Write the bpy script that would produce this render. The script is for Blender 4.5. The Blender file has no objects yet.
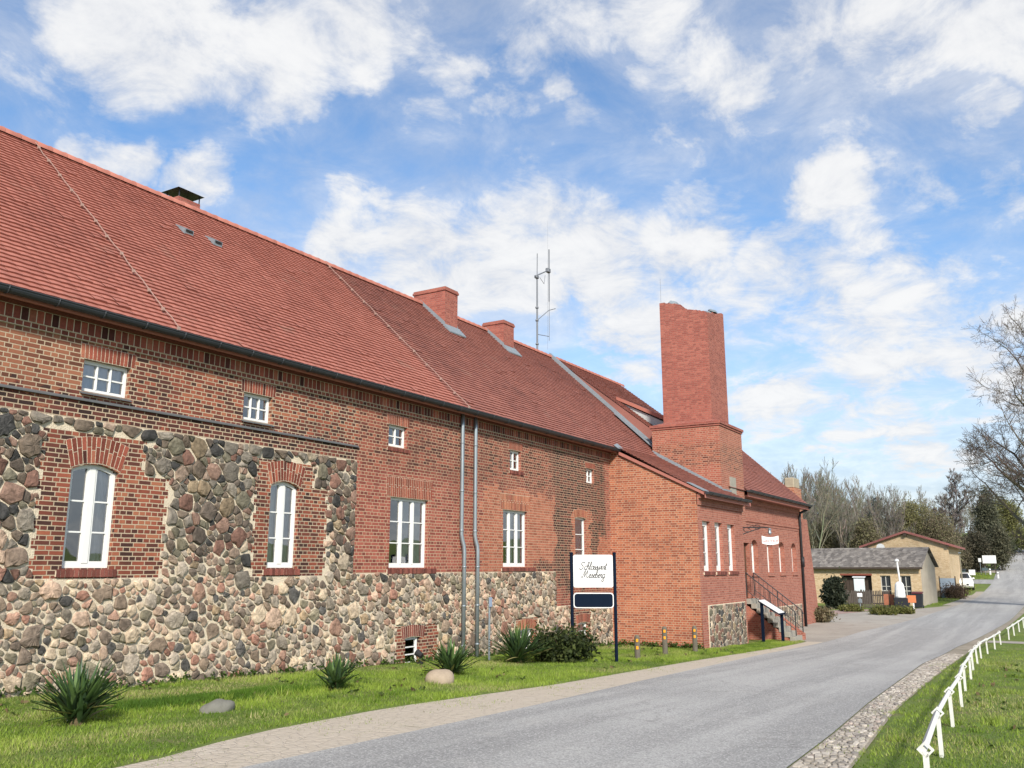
import bpy, math, random
import numpy as np
from math import sin, cos, tan, pi, radians, sqrt, atan2
random.seed(7); RNG = np.random.default_rng(7)
SC = bpy.context.scene; COL = SC.collection

# ------------------------------------------------------------------ camera
CAMPOS = (0.0, -13.58, 1.9)
FW = (0.83593974, 0.50965898, 0.20359881); RT = (0.52056247, -0.85382358, 0.0); UPV = (-0.17383747, -0.1059859, 0.9790544)
from mathutils import Matrix, Vector
cd = bpy.data.cameras.new("camera"); cam = bpy.data.objects.new("camera", cd); COL.objects.link(cam)
cam.matrix_world = Matrix(((RT[0], UPV[0], -FW[0], CAMPOS[0]), (RT[1], UPV[1], -FW[1], CAMPOS[1]), (RT[2], UPV[2], -FW[2], CAMPOS[2]), (0, 0, 0, 1)))
cd.sensor_width = 36; cd.lens = 36 * 880 / 1024.; cd.clip_end = 3000; cd.clip_start = 0.05
SC.camera = cam

# ------------------------------------------------------------------ light
SUN = Vector((-0.66, -0.55, 0.55)).normalized()
sl = bpy.data.lights.new("sun", 'SUN'); sl.energy = 3.5; sl.angle = radians(6); sl.color = (1.0, 0.93, 0.82)
so = bpy.data.objects.new("sun", sl); COL.objects.link(so)
so.rotation_euler = SUN.to_track_quat('Z', 'Y').to_euler(); so.location = (-20, -20, 40)
SC.view_settings.view_transform = 'Standard'; SC.view_settings.look = 'None'; SC.view_settings.gamma = 1
SC.view_settings.exposure = 0.80
SC.view_settings.use_curve_mapping = False

def dirpix(px, py):
    v = Vector(FW) + Vector(RT) * ((px - 512) / 880.) - Vector(UPV) * ((py - 384) / 880.)
    return v.normalized()

class NT:
    def __init__(s, tree): s.t = tree; s.n = tree.nodes; s.l = tree.links
    def new(s, typ, **kw):
        n = s.n.new(typ)
        for k, v in kw.items(): setattr(n, k, v)
        return n
    def set(s, sock, v):
        if isinstance(v, bpy.types.NodeSocket): s.l.new(v, sock)
        elif isinstance(v, (tuple, list)) and len(v) == 3 and sock.type == 'RGBA': sock.default_value = (*v, 1)
        else: sock.default_value = v
    def math(s, op, a, b=0.0, c=None, clamp=False):
        n = s.new('ShaderNodeMath', operation=op, use_clamp=clamp); s.set(n.inputs[0], a); s.set(n.inputs[1], b)
        if c is not None: s.set(n.inputs[2], c)
        return n.outputs[0]
    def vmath(s, op, a, b=(0, 0, 0)):
        n = s.new('ShaderNodeVectorMath', operation=op); s.set(n.inputs[0], a); s.set(n.inputs[1], b); return n
    def mix(s, f, a, b, mode='MIX'):
        n = s.new('ShaderNodeMix', data_type='RGBA', blend_type=mode); n.clamp_factor = True
        s.set(n.inputs[0], f); s.set(n.inputs[6], a); s.set(n.inputs[7], b); return n.outputs[2]
    def ramp(s, f, stops, interp='LINEAR'):
        n = s.new('ShaderNodeValToRGB'); e = n.color_ramp.elements; n.color_ramp.interpolation = interp
        while len(e) > 1: e.remove(e[-1])
        e[0].position = stops[0][0]; e[0].color = (*stops[0][1], 1) if not isinstance(stops[0][1], (int, float)) else (stops[0][1],) * 3 + (1,)
        for p, c in stops[1:]:
            x = e.new(p); x.color = (*c, 1) if not isinstance(c, (int, float)) else (c, c, c, 1)
        s.set(n.inputs[0], f); return n.outputs[0]
    def maprange(s, v, a, b, c=0., d=1., smooth=True):
        n = s.new('ShaderNodeMapRange'); n.clamp = True
        if smooth: n.interpolation_type = 'SMOOTHSTEP'
        s.set(n.inputs[0], v); n.inputs[1].default_value = a; n.inputs[2].default_value = b; n.inputs[3].default_value = c; n.inputs[4].default_value = d
        return n.outputs[0]
    def noise(s, vec, scale, detail=3, rough=.55, dim='3D', out=0, dist=0.):
        n = s.new('ShaderNodeTexNoise', noise_dimensions=dim); n.inputs['Scale'].default_value = scale
        n.inputs['Detail'].default_value = detail; n.inputs['Roughness'].default_value = rough; n.inputs['Distortion'].default_value = dist
        if vec is not None: s.l.new(vec, n.inputs['Vector'])
        return n.outputs[out]

# ------------------------------------------------------------------ sky: Nishita with procedural clouds
W = bpy.data.worlds.new("World"); SC.world = W; W.use_nodes = True
nt = NT(W.node_tree); nt.n.clear()
sky = nt.new('ShaderNodeTexSky', sky_type='NISHITA'); sky.sun_disc = False
sky.sun_elevation = math.asin(SUN.z); sky.sun_rotation = atan2(SUN.x, SUN.y); sky.air_density = 1.0; sky.dust_density = 0.6; sky.ozone_density = 1.5
tc = nt.new('ShaderNodeTexCoord'); gen = tc.outputs['Generated']
gn = nt.vmath('NORMALIZE', gen).outputs[0]
sep = nt.new('ShaderNodeSeparateXYZ'); nt.l.new(gn, sep.inputs[0])
zc = nt.math('ADD', nt.math('MAXIMUM', sep.outputs[2], 0.0), 0.22)
px_ = nt.math('DIVIDE', sep.outputs[0], zc); py_ = nt.math('DIVIDE', sep.outputs[1], zc)
cmb = nt.new('ShaderNodeCombineXYZ'); nt.l.new(px_, cmb.inputs[0]); nt.l.new(py_, cmb.inputs[1])
pl = cmb.outputs[0]
n1 = nt.noise(pl, 2.3, 8, .60, dist=.25)
n2 = nt.noise(pl, 6.5, 8, .66, dist=.4)
n3 = nt.noise(pl, 1.4, 5, .55)
blobs = [(150, 30, 120, 1), (260, 70, 105, 1), (340, 30, 110, .9), (420, 25, 60, .6), (265, 140, 45, .6), (30, 90, 50, .35), (110, 168, 60, .8), (200, 190, 60, .8), (60, 150, 40, .6),
         (555, 25, 85, .75), (640, 15, 70, .8), (720, 45, 90, .95), (800, 20, 90, 1), (900, 30, 110, 1), (990, 40, 90, 1), (665, 90, 70, .75), (620, 150, 55, .4), (555, 92, 30, .6),
         (830, 195, 75, .95), (875, 235, 60, .8), (900, 135, 80, .45), (980, 130, 60, .8), (945, 190, 50, .5), (345, 240, 60, .95), (425, 255, 90, 1.05), (520, 235, 100, 1.1), (600, 260, 100, 1.1),
         (690, 262, 80, 1), (765, 262, 55, .9), (560, 200, 60, .9), (500, 300, 90, 1), (620, 330, 100, 1), (790, 320, 95, .85), (860, 370, 100, .85), (930, 285, 80, .9), (990, 300, 80, .9),
         (900, 430, 110, .85), (1010, 400, 90, .8), (780, 410, 90, .85), (960, 350, 80, .85), (700, 185, 50, .5), (735, 215, 45, .5), (500, 120, 35, .35), (450, 130, 40, .35), (590, 130, 45, .45), (770, 100, 50, .45), (800, 250, 60, .8), (840, 280, 80, .85), (760, 330, 70, .9), (1010, 210, 50, .6), (930, 240, 60, .6), (850, 110, 60, .5), (120, 100, 50, .4), (470, 60, 40, .5), (880, 320, 90, .9), (960, 420, 90, .8), (820, 430, 80, .8), (700, 300, 90, .95), (370, 200, 50, .35), (300, 215, 35, .45)]
wn = nt.new('ShaderNodeTexNoise'); wn.inputs['Scale'].default_value = 5.5; wn.inputs['Detail'].default_value = 6; wn.inputs['Roughness'].default_value = .62; nt.l.new(gn, wn.inputs['Vector'])
wo_ = nt.vmath('SCALE', nt.vmath('SUBTRACT', wn.outputs['Color'], (.5, .5, .5)).outputs[0]); wo_.inputs['Scale'].default_value = .17
gw = nt.vmath('NORMALIZE', nt.vmath('ADD', gn, wo_.outputs[0]).outputs[0]).outputs[0]
acc = None
for bx_, by_, br_, bw_ in blobs:
    c = dirpix(bx_, by_); e = dirpix(bx_ + br_, by_)
    d = nt.vmath('DOT_PRODUCT', gw, tuple(c)); v = nt.maprange(d.outputs['Value'], c.dot(e), 1.0, 0, bw_)
    acc = v if acc is None else nt.math('MAXIMUM', acc, v)
# outside the framed part of the sky: evenly scattered clouds
fwd = nt.vmath('DOT_PRODUCT', gn, FW).outputs['Value']
outm = nt.maprange(fwd, .86, .72)
blob = nt.math('ADD', acc, nt.math('MULTIPLY', outm, .55))
dens = nt.math('ADD', nt.math('MULTIPLY', nt.math('SUBTRACT', n1, .5), 1.5), nt.math('MULTIPLY', nt.math('SUBTRACT', n2, .5), 1.05))
dens = nt.math('ADD', dens, nt.math('MULTIPLY', blob, .58))
cl = nt.math('MULTIPLY', nt.maprange(dens, .08, .66), .97)
thin = nt.math('MULTIPLY', nt.maprange(nt.math('ADD', nt.math('MULTIPLY', n3, .9), nt.math('MULTIPLY', n2, .45)), .42, .90), .72)
low = nt.maprange(sep.outputs[2], .40, .0)
cl = nt.math('MAXIMUM', cl, thin)
cl = nt.math('MAXIMUM', cl, nt.math('MULTIPLY', low, .85))
shade = nt.maprange(nt.math('ADD', nt.math('MULTIPLY', dens, .55), nt.math('MULTIPLY', n2, .75)), .25, .95)
ccol = nt.mix(shade, (3.55, 3.75, 4.2), (5.5, 5.5, 5.5))
skyc = nt.mix(1.0, sky.outputs[0], (.76, 1.0, 1.17), 'MULTIPLY')
fin = nt.mix(cl, skyc, ccol)
bg = nt.new('ShaderNodeBackground'); nt.l.new(fin, bg.inputs[0]); bg.inputs[1].default_value = 0.1
wo = nt.new('ShaderNodeOutputWorld'); nt.l.new(bg.outputs[0], wo.inputs[0])

# ------------------------------------------------------------------ terrain height (falls gently along the house, rises to the hill)
HX = [-60, 0, 34, 40, 50, 60, 70, 85, 100, 120, 150, 200, 300, 700]
HZ = [2.4, .28, -.94, -1.02, -1.0, -.9, -.72, -.35, .4, 2.0, 4.6, 8, 12, 20]
ROWS = np.concatenate([np.arange(-40, 40, 1.0), np.arange(40, 170, 2.0), np.arange(170, 720, 20.0)])
_f = np.interp(ROWS, HX, HZ); HR = np.array([np.mean(np.interp(np.linspace(x - 3, x + 3, 13), HX, HZ)) for x in ROWS])
def h(x): return np.interp(x, ROWS, HR)
def at(px, depth):
    a = (px - 512) / 880. * depth * .979; fx, fy = FW[0] / .97905, FW[1] / .97905
    dd = depth / 1.0
    return CAMPOS[0] + fx * dd + RT[0] * a, CAMPOS[1] + fy * dd + RT[1] * a

# ------------------------------------------------------------------ mesh helpers
class MB:
    def __init__(s): s.v = []; s.f = []; s.m = []; s.c = []; s.cur = 0; s.col = (1, 1, 1)
    def face(s, pts, col=None):
        i = len(s.v); s.v += [tuple(p) for p in pts]; s.f.append(tuple(range(i, i + len(pts)))); s.m.append(s.cur); s.c.append(col or s.col)
    def mesh(s, vs, fs, col=None):
        i = len(s.v); s.v += [tuple(p) for p in vs]
        for f in fs: s.f.append(tuple(k + i for k in f)); s.m.append(s.cur); s.c.append(col or s.col)
    def box(s, x0, x1, y0, y1, z0, z1, col=None):
        a = [(x0, y0, z0), (x1, y0, z0), (x1, y1, z0), (x0, y1, z0), (x0, y0, z1), (x1, y0, z1), (x1, y1, z1), (x0, y1, z1)]
        s.mesh(a, [(0, 3, 2, 1), (4, 5, 6, 7), (0, 1, 5, 4), (1, 2, 6, 5), (2, 3, 7, 6), (3, 0, 4, 7)], col)
    def bbox(s, x0, x1, y0, y1, z0, z1, b=.01, col=None):   # chamfered box
        vs = []; 
        xs = (x0, x0 + b, x1 - b, x1); ys = (y0, y0 + b, y1 - b, y1); zs = (z0, z0 + b, z1 - b, z1)
        idx = {}
        def P(i, j, k):
            key = (i, j, k)
            if key not in idx: idx[key] = len(vs); vs.append((xs[i], ys[j], zs[k]))
            return idx[key]
        fs = []
        for k, o in ((0, 1), (3, 0)):
            q = [P(1, 1, k), P(2, 1, k), P(2, 2, k), P(1, 2, k)]; fs.append(tuple(q[::-1]) if o else tuple(q))
        for j, o in ((0, 0), (3, 1)):
            q = [P(1, j, 1), P(2, j, 1), P(2, j, 2), P(1, j, 2)]; fs.append(tuple(q[::-1]) if o else tuple(q))
        for i, o in ((0, 1), (3, 0)):
            q = [P(i, 1, 1), P(i, 2, 1), P(i, 2, 2), P(i, 1, 2)]; fs.append(tuple(q[::-1]) if o else tuple(q))
        e = {0: 0, 1: 3}
        for a in (0, 1):
            for c in (0, 1):
                i1, j1, k1 = 1 + a, 1 + c, 0; I, J = e[a], e[c]
                fs.append((P(I, j1, 1), P(i1, J, 1), P(i1, J, 2), P(I, j1, 2)))
                fs.append((P(I, 1, j1), P(i1, 1, J), P(i1, 2, J), P(I, 2, j1)))
                fs.append((P(1, I, j1), P(1, i1, J), P(2, i1, J), P(2, I, j1)))
                for k in (0, 1):
                    fs.append((P(I, j1, 1 + k), P(i1, J, 1 + k), P(i1, j1, e[k])))
        s.mesh(vs, fs, col)
    def prism(s, poly, dirv, col=None):
        n = len(poly); d = Vector(dirv); a = [Vector(p) for p in poly]; b = [p + d for p in a]
        s.mesh(a + b, [tuple(range(n))[::-1], tuple(range(n, 2 * n))] + [(i, (i + 1) % n, (i + 1) % n + n, i + n) for i in range(n)], col)
    def tube(s, pts, rad, sides=8, col=None, caps=True):
        pts = [Vector(p) for p in pts]; n = len(pts)
        if isinstance(rad, (int, float)): rad = [rad] * n
        vs = []; fs = []
        t0 = (pts[1] - pts[0]).normalized(); ref = Vector((0, 0, 1)) if abs(t0.z) < .9 else Vector((1, 0, 0))
        for i in range(n):
            t = (pts[min(i + 1, n - 1)] - pts[max(i - 1, 0)]).normalized()
            u = t.cross(ref); u = u.normalized() if u.length > 1e-5 else t.orthogonal().normalized(); w = t.cross(u)
            for k in range(sides):
                a = 2 * pi * k / sides; vs.append(pts[i] + (u * cos(a) + w * sin(a)) * rad[i])
        for i in range(n - 1):
            for k in range(sides):
                k2 = (k + 1) % sides; fs.append((i * sides + k, i * sides + k2, (i + 1) * sides + k2, (i + 1) * sides + k))
        if caps: fs.append(tuple(range(sides))[::-1]); fs.append(tuple(range((n - 1) * sides, n * sides)))
        s.mesh(vs, fs, col)
    def lathe(s, prof, c, sides=16, col=None):
        vs = []; fs = []
        for r, z in prof:
            for k in range(sides): a = 2 * pi * k / sides; vs.append((c[0] + r * cos(a), c[1] + r * sin(a), c[2] + z))
        for i in range(len(prof) - 1):
            for k in range(sides): k2 = (k + 1) % sides; fs.append((i * sides + k, i * sides + k2, (i + 1) * sides + k2, (i + 1) * sides + k))
        fs.append(tuple(range((len(prof) - 1) * sides, len(prof) * sides))); s.mesh(vs, fs, col)
    def build(s, name, mats, parent=None, off=(0, 0, 0), smooth=False, uv=True):
        me = bpy.data.meshes.new(name)
        V = [(a - off[0], b - off[1], c - off[2]) for a, b, c in s.v]
        me.from_pydata(V, [], s.f)
        if not isinstance(mats, (list, tuple)): mats = [mats]
        for m in mats: me.materials.append(m)
        me.polygons.foreach_set('material_index', s.m)
        if smooth: me.polygons.foreach_set('use_smooth', [True] * len(s.f))
        me.update()
        if uv:
            lay = me.uv_layers.new(name='UVMap'); out = np.zeros((len(me.loops), 2), 'f')
            src = s.v
            for p in me.polygons:
                n = p.normal
                if abs(n.z) > .9: t = Vector((1, 0, 0)); b = Vector((0, 1, 0))
                else:
                    t = Vector((-n.y, n.x, 0)).normalized()
                    b = n.cross(t)
                for li in p.loop_indices:
                    q = Vector(src[me.loops[li].vertex_index]); out[li] = (q.dot(t), q.dot(b) if abs(n.z) > .05 else q.z)
            lay.data.foreach_set('uv', out.ravel())
        ca = me.color_attributes.new('col', 'FLOAT_COLOR', 'CORNER')
        nl = np.array([len(f) for f in s.f]); c = np.array([(*k, 1) for k in s.c], 'f')
        if len(c): ca.data.foreach_set('color', np.repeat(c, nl, axis=0).ravel())
        o = bpy.data.objects.new(name, me); COL.objects.link(o)
        if parent: o.parent = parent
        return o

def raw(name, verts, faces, mat, parent=None, cols=None, smooth=False):
    """fast numpy mesh: faces (n,k)"""
    me = bpy.data.meshes.new(name); verts = np.asarray(verts, 'f'); faces = np.asarray(faces, 'i'); k = faces.shape[1]
    me.vertices.add(len(verts)); me.vertices.foreach_set('co', verts.ravel())
    me.loops.add(faces.size); me.loops.foreach_set('vertex_index', faces.ravel())
    me.polygons.add(len(faces)); me.polygons.foreach_set('loop_start', np.arange(0, faces.size, k, dtype='i'))
    if smooth: me.polygons.foreach_set('use_smooth', np.ones(len(faces), bool))
    me.materials.append(mat)
    if cols is not None:
        ca = me.color_attributes.new('col', 'FLOAT_COLOR', 'POINT'); c = np.ones((len(verts), 4), 'f'); c[:, :3] = cols; ca.data.foreach_set('color', c.ravel())
    me.update(); me.validate()
    o = bpy.data.objects.new(name, me); COL.objects.link(o)
    if parent: o.parent = parent
    return o

def thing(name, label, cat, loc=(0, 0, 0), rotz=0, group=None):
    o = bpy.data.objects.new(name, None); COL.objects.link(o); o.location = loc; o.rotation_euler = (0, 0, rotz); o.empty_display_size = .3
    return tag(o, label, cat, group)
def tag(o, label, cat, group=None):
    o['label'] = label; o['category'] = cat
    if group: o['group'] = group
    return o
def copy_tree(o, parent=None):
    c = o.copy(); COL.objects.link(c)
    if parent: c.parent = parent
    for ch in list(o.children): copy_tree(ch, c)
    return c
def struct(o): o['kind'] = 'structure'; return o

# ------------------------------------------------------------------ materials
def newmat(name):
    m = bpy.data.materials.new(name); m.use_nodes = True; n = NT(m.node_tree); n.n.clear()
    bs = n.new('ShaderNodeBsdfPrincipled'); out = n.new('ShaderNodeOutputMaterial'); n.l.new(bs.outputs[0], out.inputs[0])
    bs.inputs['Specular IOR Level'].default_value = .3
    return m, n, bs, out
def bump(n, bs, height, dist, strength=1.0):
    b = n.new('ShaderNodeBump'); b.inputs['Distance'].default_value = dist; b.inputs['Strength'].default_value = strength
    n.l.new(height, b.inputs['Height']); n.l.new(b.outputs[0], bs.inputs['Normal'])
def simple(name, col, rough=.6, metal=0., var=.15, nscale=6., bumpd=0., spec=.3):
    m, n, bs, out = newmat(name)
    t = n.new('ShaderNodeTexCoord').outputs['Object']
    f = n.noise(t, nscale, 4, .6)
    c = n.mix(f, tuple(x * (1 - var) for x in col), tuple(min(1, x * (1 + var)) for x in col))
    n.l.new(c, bs.inputs['Base Color']); bs.inputs['Roughness'].default_value = rough; bs.inputs['Metallic'].default_value = metal
    bs.inputs['Specular IOR Level'].default_value = spec
    if bumpd: bump(n, bs, n.noise(t, nscale * 6, 5, .6), bumpd)
    return m
def attr_mat(name, rough=.8, nscale=18., var=.35, bumpd=.01, spec=.2, trans=0.):
    m, n, bs, out = newmat(name)
    a = n.new('ShaderNodeVertexColor'); a.layer_name = 'col'
    t = n.new('ShaderNodeTexCoord').outputs['Object']
    f = n.noise(t, nscale, 5, .65)
    k = n.maprange(f, .25, .75, 1 - var, 1 + var, smooth=False)
    kk = n.new('ShaderNodeCombineXYZ'); [n.l.new(k, kk.inputs[i]) for i in range(3)]
    c = n.mix(1.0, a.outputs[0], kk.outputs[0], 'MULTIPLY')
    n.l.new(c, bs.inputs['Base Color']); bs.inputs['Roughness'].default_value = rough; bs.inputs['Specular IOR Level'].default_value = spec
    if bumpd: bump(n, bs, n.noise(t, nscale * 2, 5, .65), bumpd)
    if trans:
        tr = n.new('ShaderNodeBsdfTranslucent'); n.l.new(c, tr.inputs[0]); mx = n.new('ShaderNodeMixShader'); mx.inputs[0].default_value = trans
        n.l.new(bs.outputs[0], mx.inputs[1]); n.l.new(tr.outputs[0], mx.inputs[2]); n.l.new(mx.outputs[0], out.inputs[0])
    return m
def brick_mat(name, stops, mortar=(.60, .51, .385), msize=.0125, patches=(), stain=.35, rot=False, bw=.25, bh=.077):
    """stops: ramp over the per-brick random value; patches: (x0,x1,z0,z1,rampstops,soft,amount) zones of differently fired bricks"""
    m, n, bs, out = newmat(name)
    uv = n.new('ShaderNodeTexCoord').outputs['UV']
    w = n.noise(uv, 3.0, 3, .5, out=1)
    wv = n.vmath('SUBTRACT', w, (.5, .5, .5)).outputs[0]; wv = n.vmath('SCALE', wv); wv.inputs['Scale'].default_value = .012
    co = n.vmath('ADD', uv, wv.outputs[0]).outputs[0]
    w2 = n.vmath('SUBTRACT', n.noise(uv, 45., 2, .5, out=1), (.5, .5, .5)).outputs[0]; wq = n.vmath('SCALE', w2); wq.inputs['Scale'].default_value = .005
    co = n.vmath('ADD', co, wq.outputs[0]).outputs[0]
    bt = n.new('ShaderNodeTexBrick'); n.l.new(co, bt.inputs['Vector'])
    bt.offset = .5; bt.offset_frequency = 2; bt.squash = .5; bt.squash_frequency = 2
    for k, v in (('Scale', 1.), ('Mortar Size', msize), ('Mortar Smooth', .25), ('Bias', 0.), ('Brick Width', bw), ('Row Height', bh)): bt.inputs[k].default_value = v
    bt.inputs['Color1'].default_value = (0, 0, 0, 1); bt.inputs['Color2'].default_value = (1, 1, 1, 1); bt.inputs['Mortar'].default_value = (.5, .5, .5, 1)
    rnd = n.math('MULTIPLY_ADD', bt.outputs['Color'], 1.0, 0.0)
    big = n.noise(uv, .55, 4, .6); mid = n.noise(uv, 2.2, 3, .6)
    sh = n.math('ADD', rnd, n.math('MULTIPLY', n.math('SUBTRACT', big, .5), stain * 2.4))
    sh = n.math('ADD', sh, n.math('MULTIPLY', n.math('SUBTRACT', mid, .5), stain), clamp=True)
    c = n.ramp(sh, stops)
    sx = n.new('ShaderNodeSeparateXYZ'); n.l.new(n.vmath('ADD', uv, n.vmath('SCALE', n.vmath('SUBTRACT', n.noise(uv, 1.6, 4, .65, out=1), (.5, .5, .5)).outputs[0]).outputs[0]).outputs[0], sx.inputs[0])
    mk_m = None
    for x0, x1, z0, z1, st, soft, am in patches:
        wob = n.math('MULTIPLY', n.math('SUBTRACT', n.noise(uv, 1.5, 4, .65), .5), 1.1)
        xx = n.math('ADD', sx.outputs[0], wob); zz = n.math('ADD', sx.outputs[1], n.math('MULTIPLY', wob, .7))
        k = n.math('MULTIPLY', n.maprange(xx, x0 - soft, x0 + soft), n.maprange(xx, x1 + soft, x1 - soft))
        k = n.math('MULTIPLY', k, n.math('MULTIPLY', n.maprange(zz, z0 - soft, z0 + soft), n.maprange(zz, z1 + soft, z1 - soft)))
        k = n.math('GREATER_THAN', n.math('ADD', n.math('MULTIPLY', k, am), n.math('MULTIPLY', n.math('SUBTRACT', rnd, .5), .35)), .45)
        c = n.mix(k, c, n.ramp(rnd, st))
    fine = n.noise(uv, 60., 4, .7)
    c = n.mix(n.math('MULTIPLY', n.maprange(fine, .45, .8), .35), c, tuple(x * .55 for x in stops[-1][1]))
    mort = n.mix(n.noise(uv, 9., 4, .65), tuple(x * .72 for x in mortar), tuple(min(1, x * 1.12) for x in mortar))
    mort = n.mix(n.maprange(big, .30, .52), tuple(x * .70 for x in mortar), mort)
    c = n.mix(bt.outputs['Fac'], c, mort)
    n.l.new(c, bs.inputs['Base Color']); bs.inputs['Roughness'].default_value = .85
    hh = n.math('SUBTRACT', n.math('MULTIPLY', fine, .35), bt.outputs['Fac'])
    bump(n, bs, hh, .008, .9)
    return m

OLD = [(0, (.042, .02, .017)), (.25, (.095, .032, .024)), (.55, (.18, .048, .030)), (.82, (.27, .075, .044)), (1, (.33, .12, .065))]
DARK = [(0, (.022, .014, .013)), (.5, (.065, .025, .02)), (1, (.17, .05, .035))]
ORANGE = [(0, (.25, .075, .045)), (.5, (.34, .108, .064)), (1, (.42, .15, .092))]
MIDRED = [(0, (.15, .042, .032)), (.5, (.255, .070, .050)), (1, (.33, .10, .07))]
M = {}
M['brick_old'] = brick_mat('old_brick', OLD, mortar=(.48, .375, .265), msize=.0098, patches=[(-5, 8.6, 4.68, 6.3, [(0, (.09, .035, .022)), (.5, (.21, .075, .044)), (1, (.31, .125, .07))], .4, .8), (2, 15.6, 4.2, 4.66, DARK, .12, .72)])
M['brick_new'] = brick_mat('newer_brick', MIDRED, mortar=(.50, .34, .23), msize=.0082, stain=.25, patches=[(15.3, 25.2, 4.2, 5.9, [(0, (.06, .025, .02)), (.4, (.15, .047, .034)), (1, (.28, .085, .055))], .5, .9), (20.6, 24.9, 1.6, 4.15, ORANGE, .35, .85), (24.9, 28.6, 1.2, 6.2, DARK, .4, .95), (23.5, 25.6, 1.5, 2.2, DARK, .25, .6), (26.0, 27.5, 1.6, 3.7, ORANGE, .12, .9), (28.0, 30, 1.3, 2.9, ORANGE, .3, .9)])
M['brick_annex'] = brick_mat('annex_brick', [(0, (.22, .064, .038)), (.5, (.345, .105, .056)), (1, (.425, .15, .08))], mortar=(.54, .37, .26), msize=.0092, stain=.3)
M['brick_wing'] = brick_mat('wing_brick', [(0, (.24, .074, .050)), (.5, (.315, .103, .071)), (1, (.385, .142, .096))], mortar=(.42, .245, .19), msize=.009, stain=.18)
M['brick_stack'] = brick_mat('stack_brick', [(0, (.23, .068, .053)), (.5, (.30, .090, .068)), (1, (.36, .12, .088))], mortar=(.35, .18, .14), msize=.008, stain=.2)
M['brick_base'] = brick_mat('stack_base_brick', [(0, (.25, .068, .045)), (.5, (.325, .095, .063)), (1, (.40, .135, .09))], mortar=(.42, .25, .18), stain=.25, patches=[(-99, 99, 5.6, 6.75, [(0, (.10, .035, .025)), (.5, (.22, .07, .045)), (1, (.36, .12, .07))], .35, .7)])
M['brick_piece'] = attr_mat('brick_pieces', .85, 30, .3, .006)
M['mortar'] = simple('lime_mortar', (.63, .54, .41), .95, var=.28, nscale=7, bumpd=.025)
M['stone'] = attr_mat('fieldstone', .82, 11, .62, .014)
M['cobble'] = attr_mat('cobble_stone', .85, 20, .3, .008)
M['white'] = simple('white_window_paint', (.72, .72, .70), .4, var=.05)
M['dark_metal'] = simple('dark_zinc', (.045, .05, .058), .45, .3, .2)
M['zinc'] = simple('zinc_pipe', (.30, .34, .37), .42, .6, .18, 3)
M['lead'] = simple('lead_flashing', (.24, .28, .31), .55, .3, .2)
M['dark_lead'] = simple('dark_lead', (.13, .135, .14), .6, .2, .25)
M['fascia'] = simple('painted_fascia_board', (.36, .14, .11), .7, var=.2)
M['curtain'] = simple('white_curtain', (.80, .79, .80), .9, var=.12, nscale=14)
M['dark_room'] = simple('dark_interior', (.018, .017, .017), .9)
M['iron'] = simple('black_iron', (.03, .03, .033), .5, .3)
M['antenna'] = simple('galvanised_antenna', (.17, .18, .20), .5, .2)
M['cap_stone'] = simple('concrete_slab', (.30, .28, .24), .9, var=.25, nscale=10, bumpd=.01)
def glass_mat():
    m, n, bs, out = newmat('window_glass')
    tr = n.new('ShaderNodeBsdfTransparent'); tr.inputs[0].default_value = (.88, .90, .91, 1)
    gl = n.new('ShaderNodeBsdfGlossy'); gl.inputs['Roughness'].default_value = .015; gl.inputs['Color'].default_value = (.95, .95, .97, 1)
    fr = n.new('ShaderNodeFresnel'); fr.inputs[0].default_value = 2.1
    t = n.new('ShaderNodeTexCoord').outputs['Object']
    b = n.new('ShaderNodeBump'); b.inputs['Distance'].default_value = .02; b.inputs['Strength'].default_value = .25; n.l.new(n.noise(t, 1.7, 1, .4), b.inputs['Height']); n.l.new(b.outputs[0], gl.inputs['Normal'])
    mx = n.new('ShaderNodeMixShader'); n.l.new(n.math('MULTIPLY_ADD', fr.outputs[0], 1.0, .10, clamp=True), mx.inputs[0]); n.l.new(tr.outputs[0], mx.inputs[1]); n.l.new(gl.outputs[0], mx.inputs[2])
    n.l.new(mx.outputs[0], out.inputs[0]); n.n.remove(bs); return m
M['glass'] = glass_mat()
def tile_mat(name, a, b, dark):
    m, n, bs, out = newmat(name)
    at_ = n.new('ShaderNodeVertexColor'); at_.layer_name = 'col'
    t = n.new('ShaderNodeTexCoord').outputs['Object']
    big = n.noise(t, .35, 4, .6); fine = n.noise(t, 16, 4, .7)
    r = n.math('ADD', n.math('MULTIPLY', at_.outputs[0], .35), n.math('MULTIPLY', big, .85))
    c = n.ramp(r, [(.15, dark), (.55, a), (1.0, b)])
    c = n.mix(n.math('MULTIPLY', n.maprange(fine, .5, .85), .4), c, dark)
    mp_ = n.new('ShaderNodeMapping'); mp_.inputs['Scale'].default_value = (2.2, .28, .28); n.l.new(t, mp_.inputs['Vector']); st_ = n.noise(mp_.outputs[0], 1.6, 5, .6)
    c = n.mix(n.math('MULTIPLY', n.maprange(st_, .50, .72), .5), c, dark); c = n.mix(n.math('MULTIPLY', n.maprange(n.noise(t, 1.1, 5, .7), .58, .75), .30), c, (.30, .22, .17))
    n.l.new(c, bs.inputs['Base Color']); bs.inputs['Roughness'].default_value = .72; bs.inputs['Specular IOR Level'].default_value = .35
    bump(n, bs, fine, .006); return m
M['tile'] = tile_mat('clay_roof_tile', (.335, .122, .09), (.41, .16, .12), (.245, .088, .066))
M['tile_dark'] = tile_mat('weathered_roof_tile', (.265, .102, .079), (.35, .142, .108), (.165, .07, .058))

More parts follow.
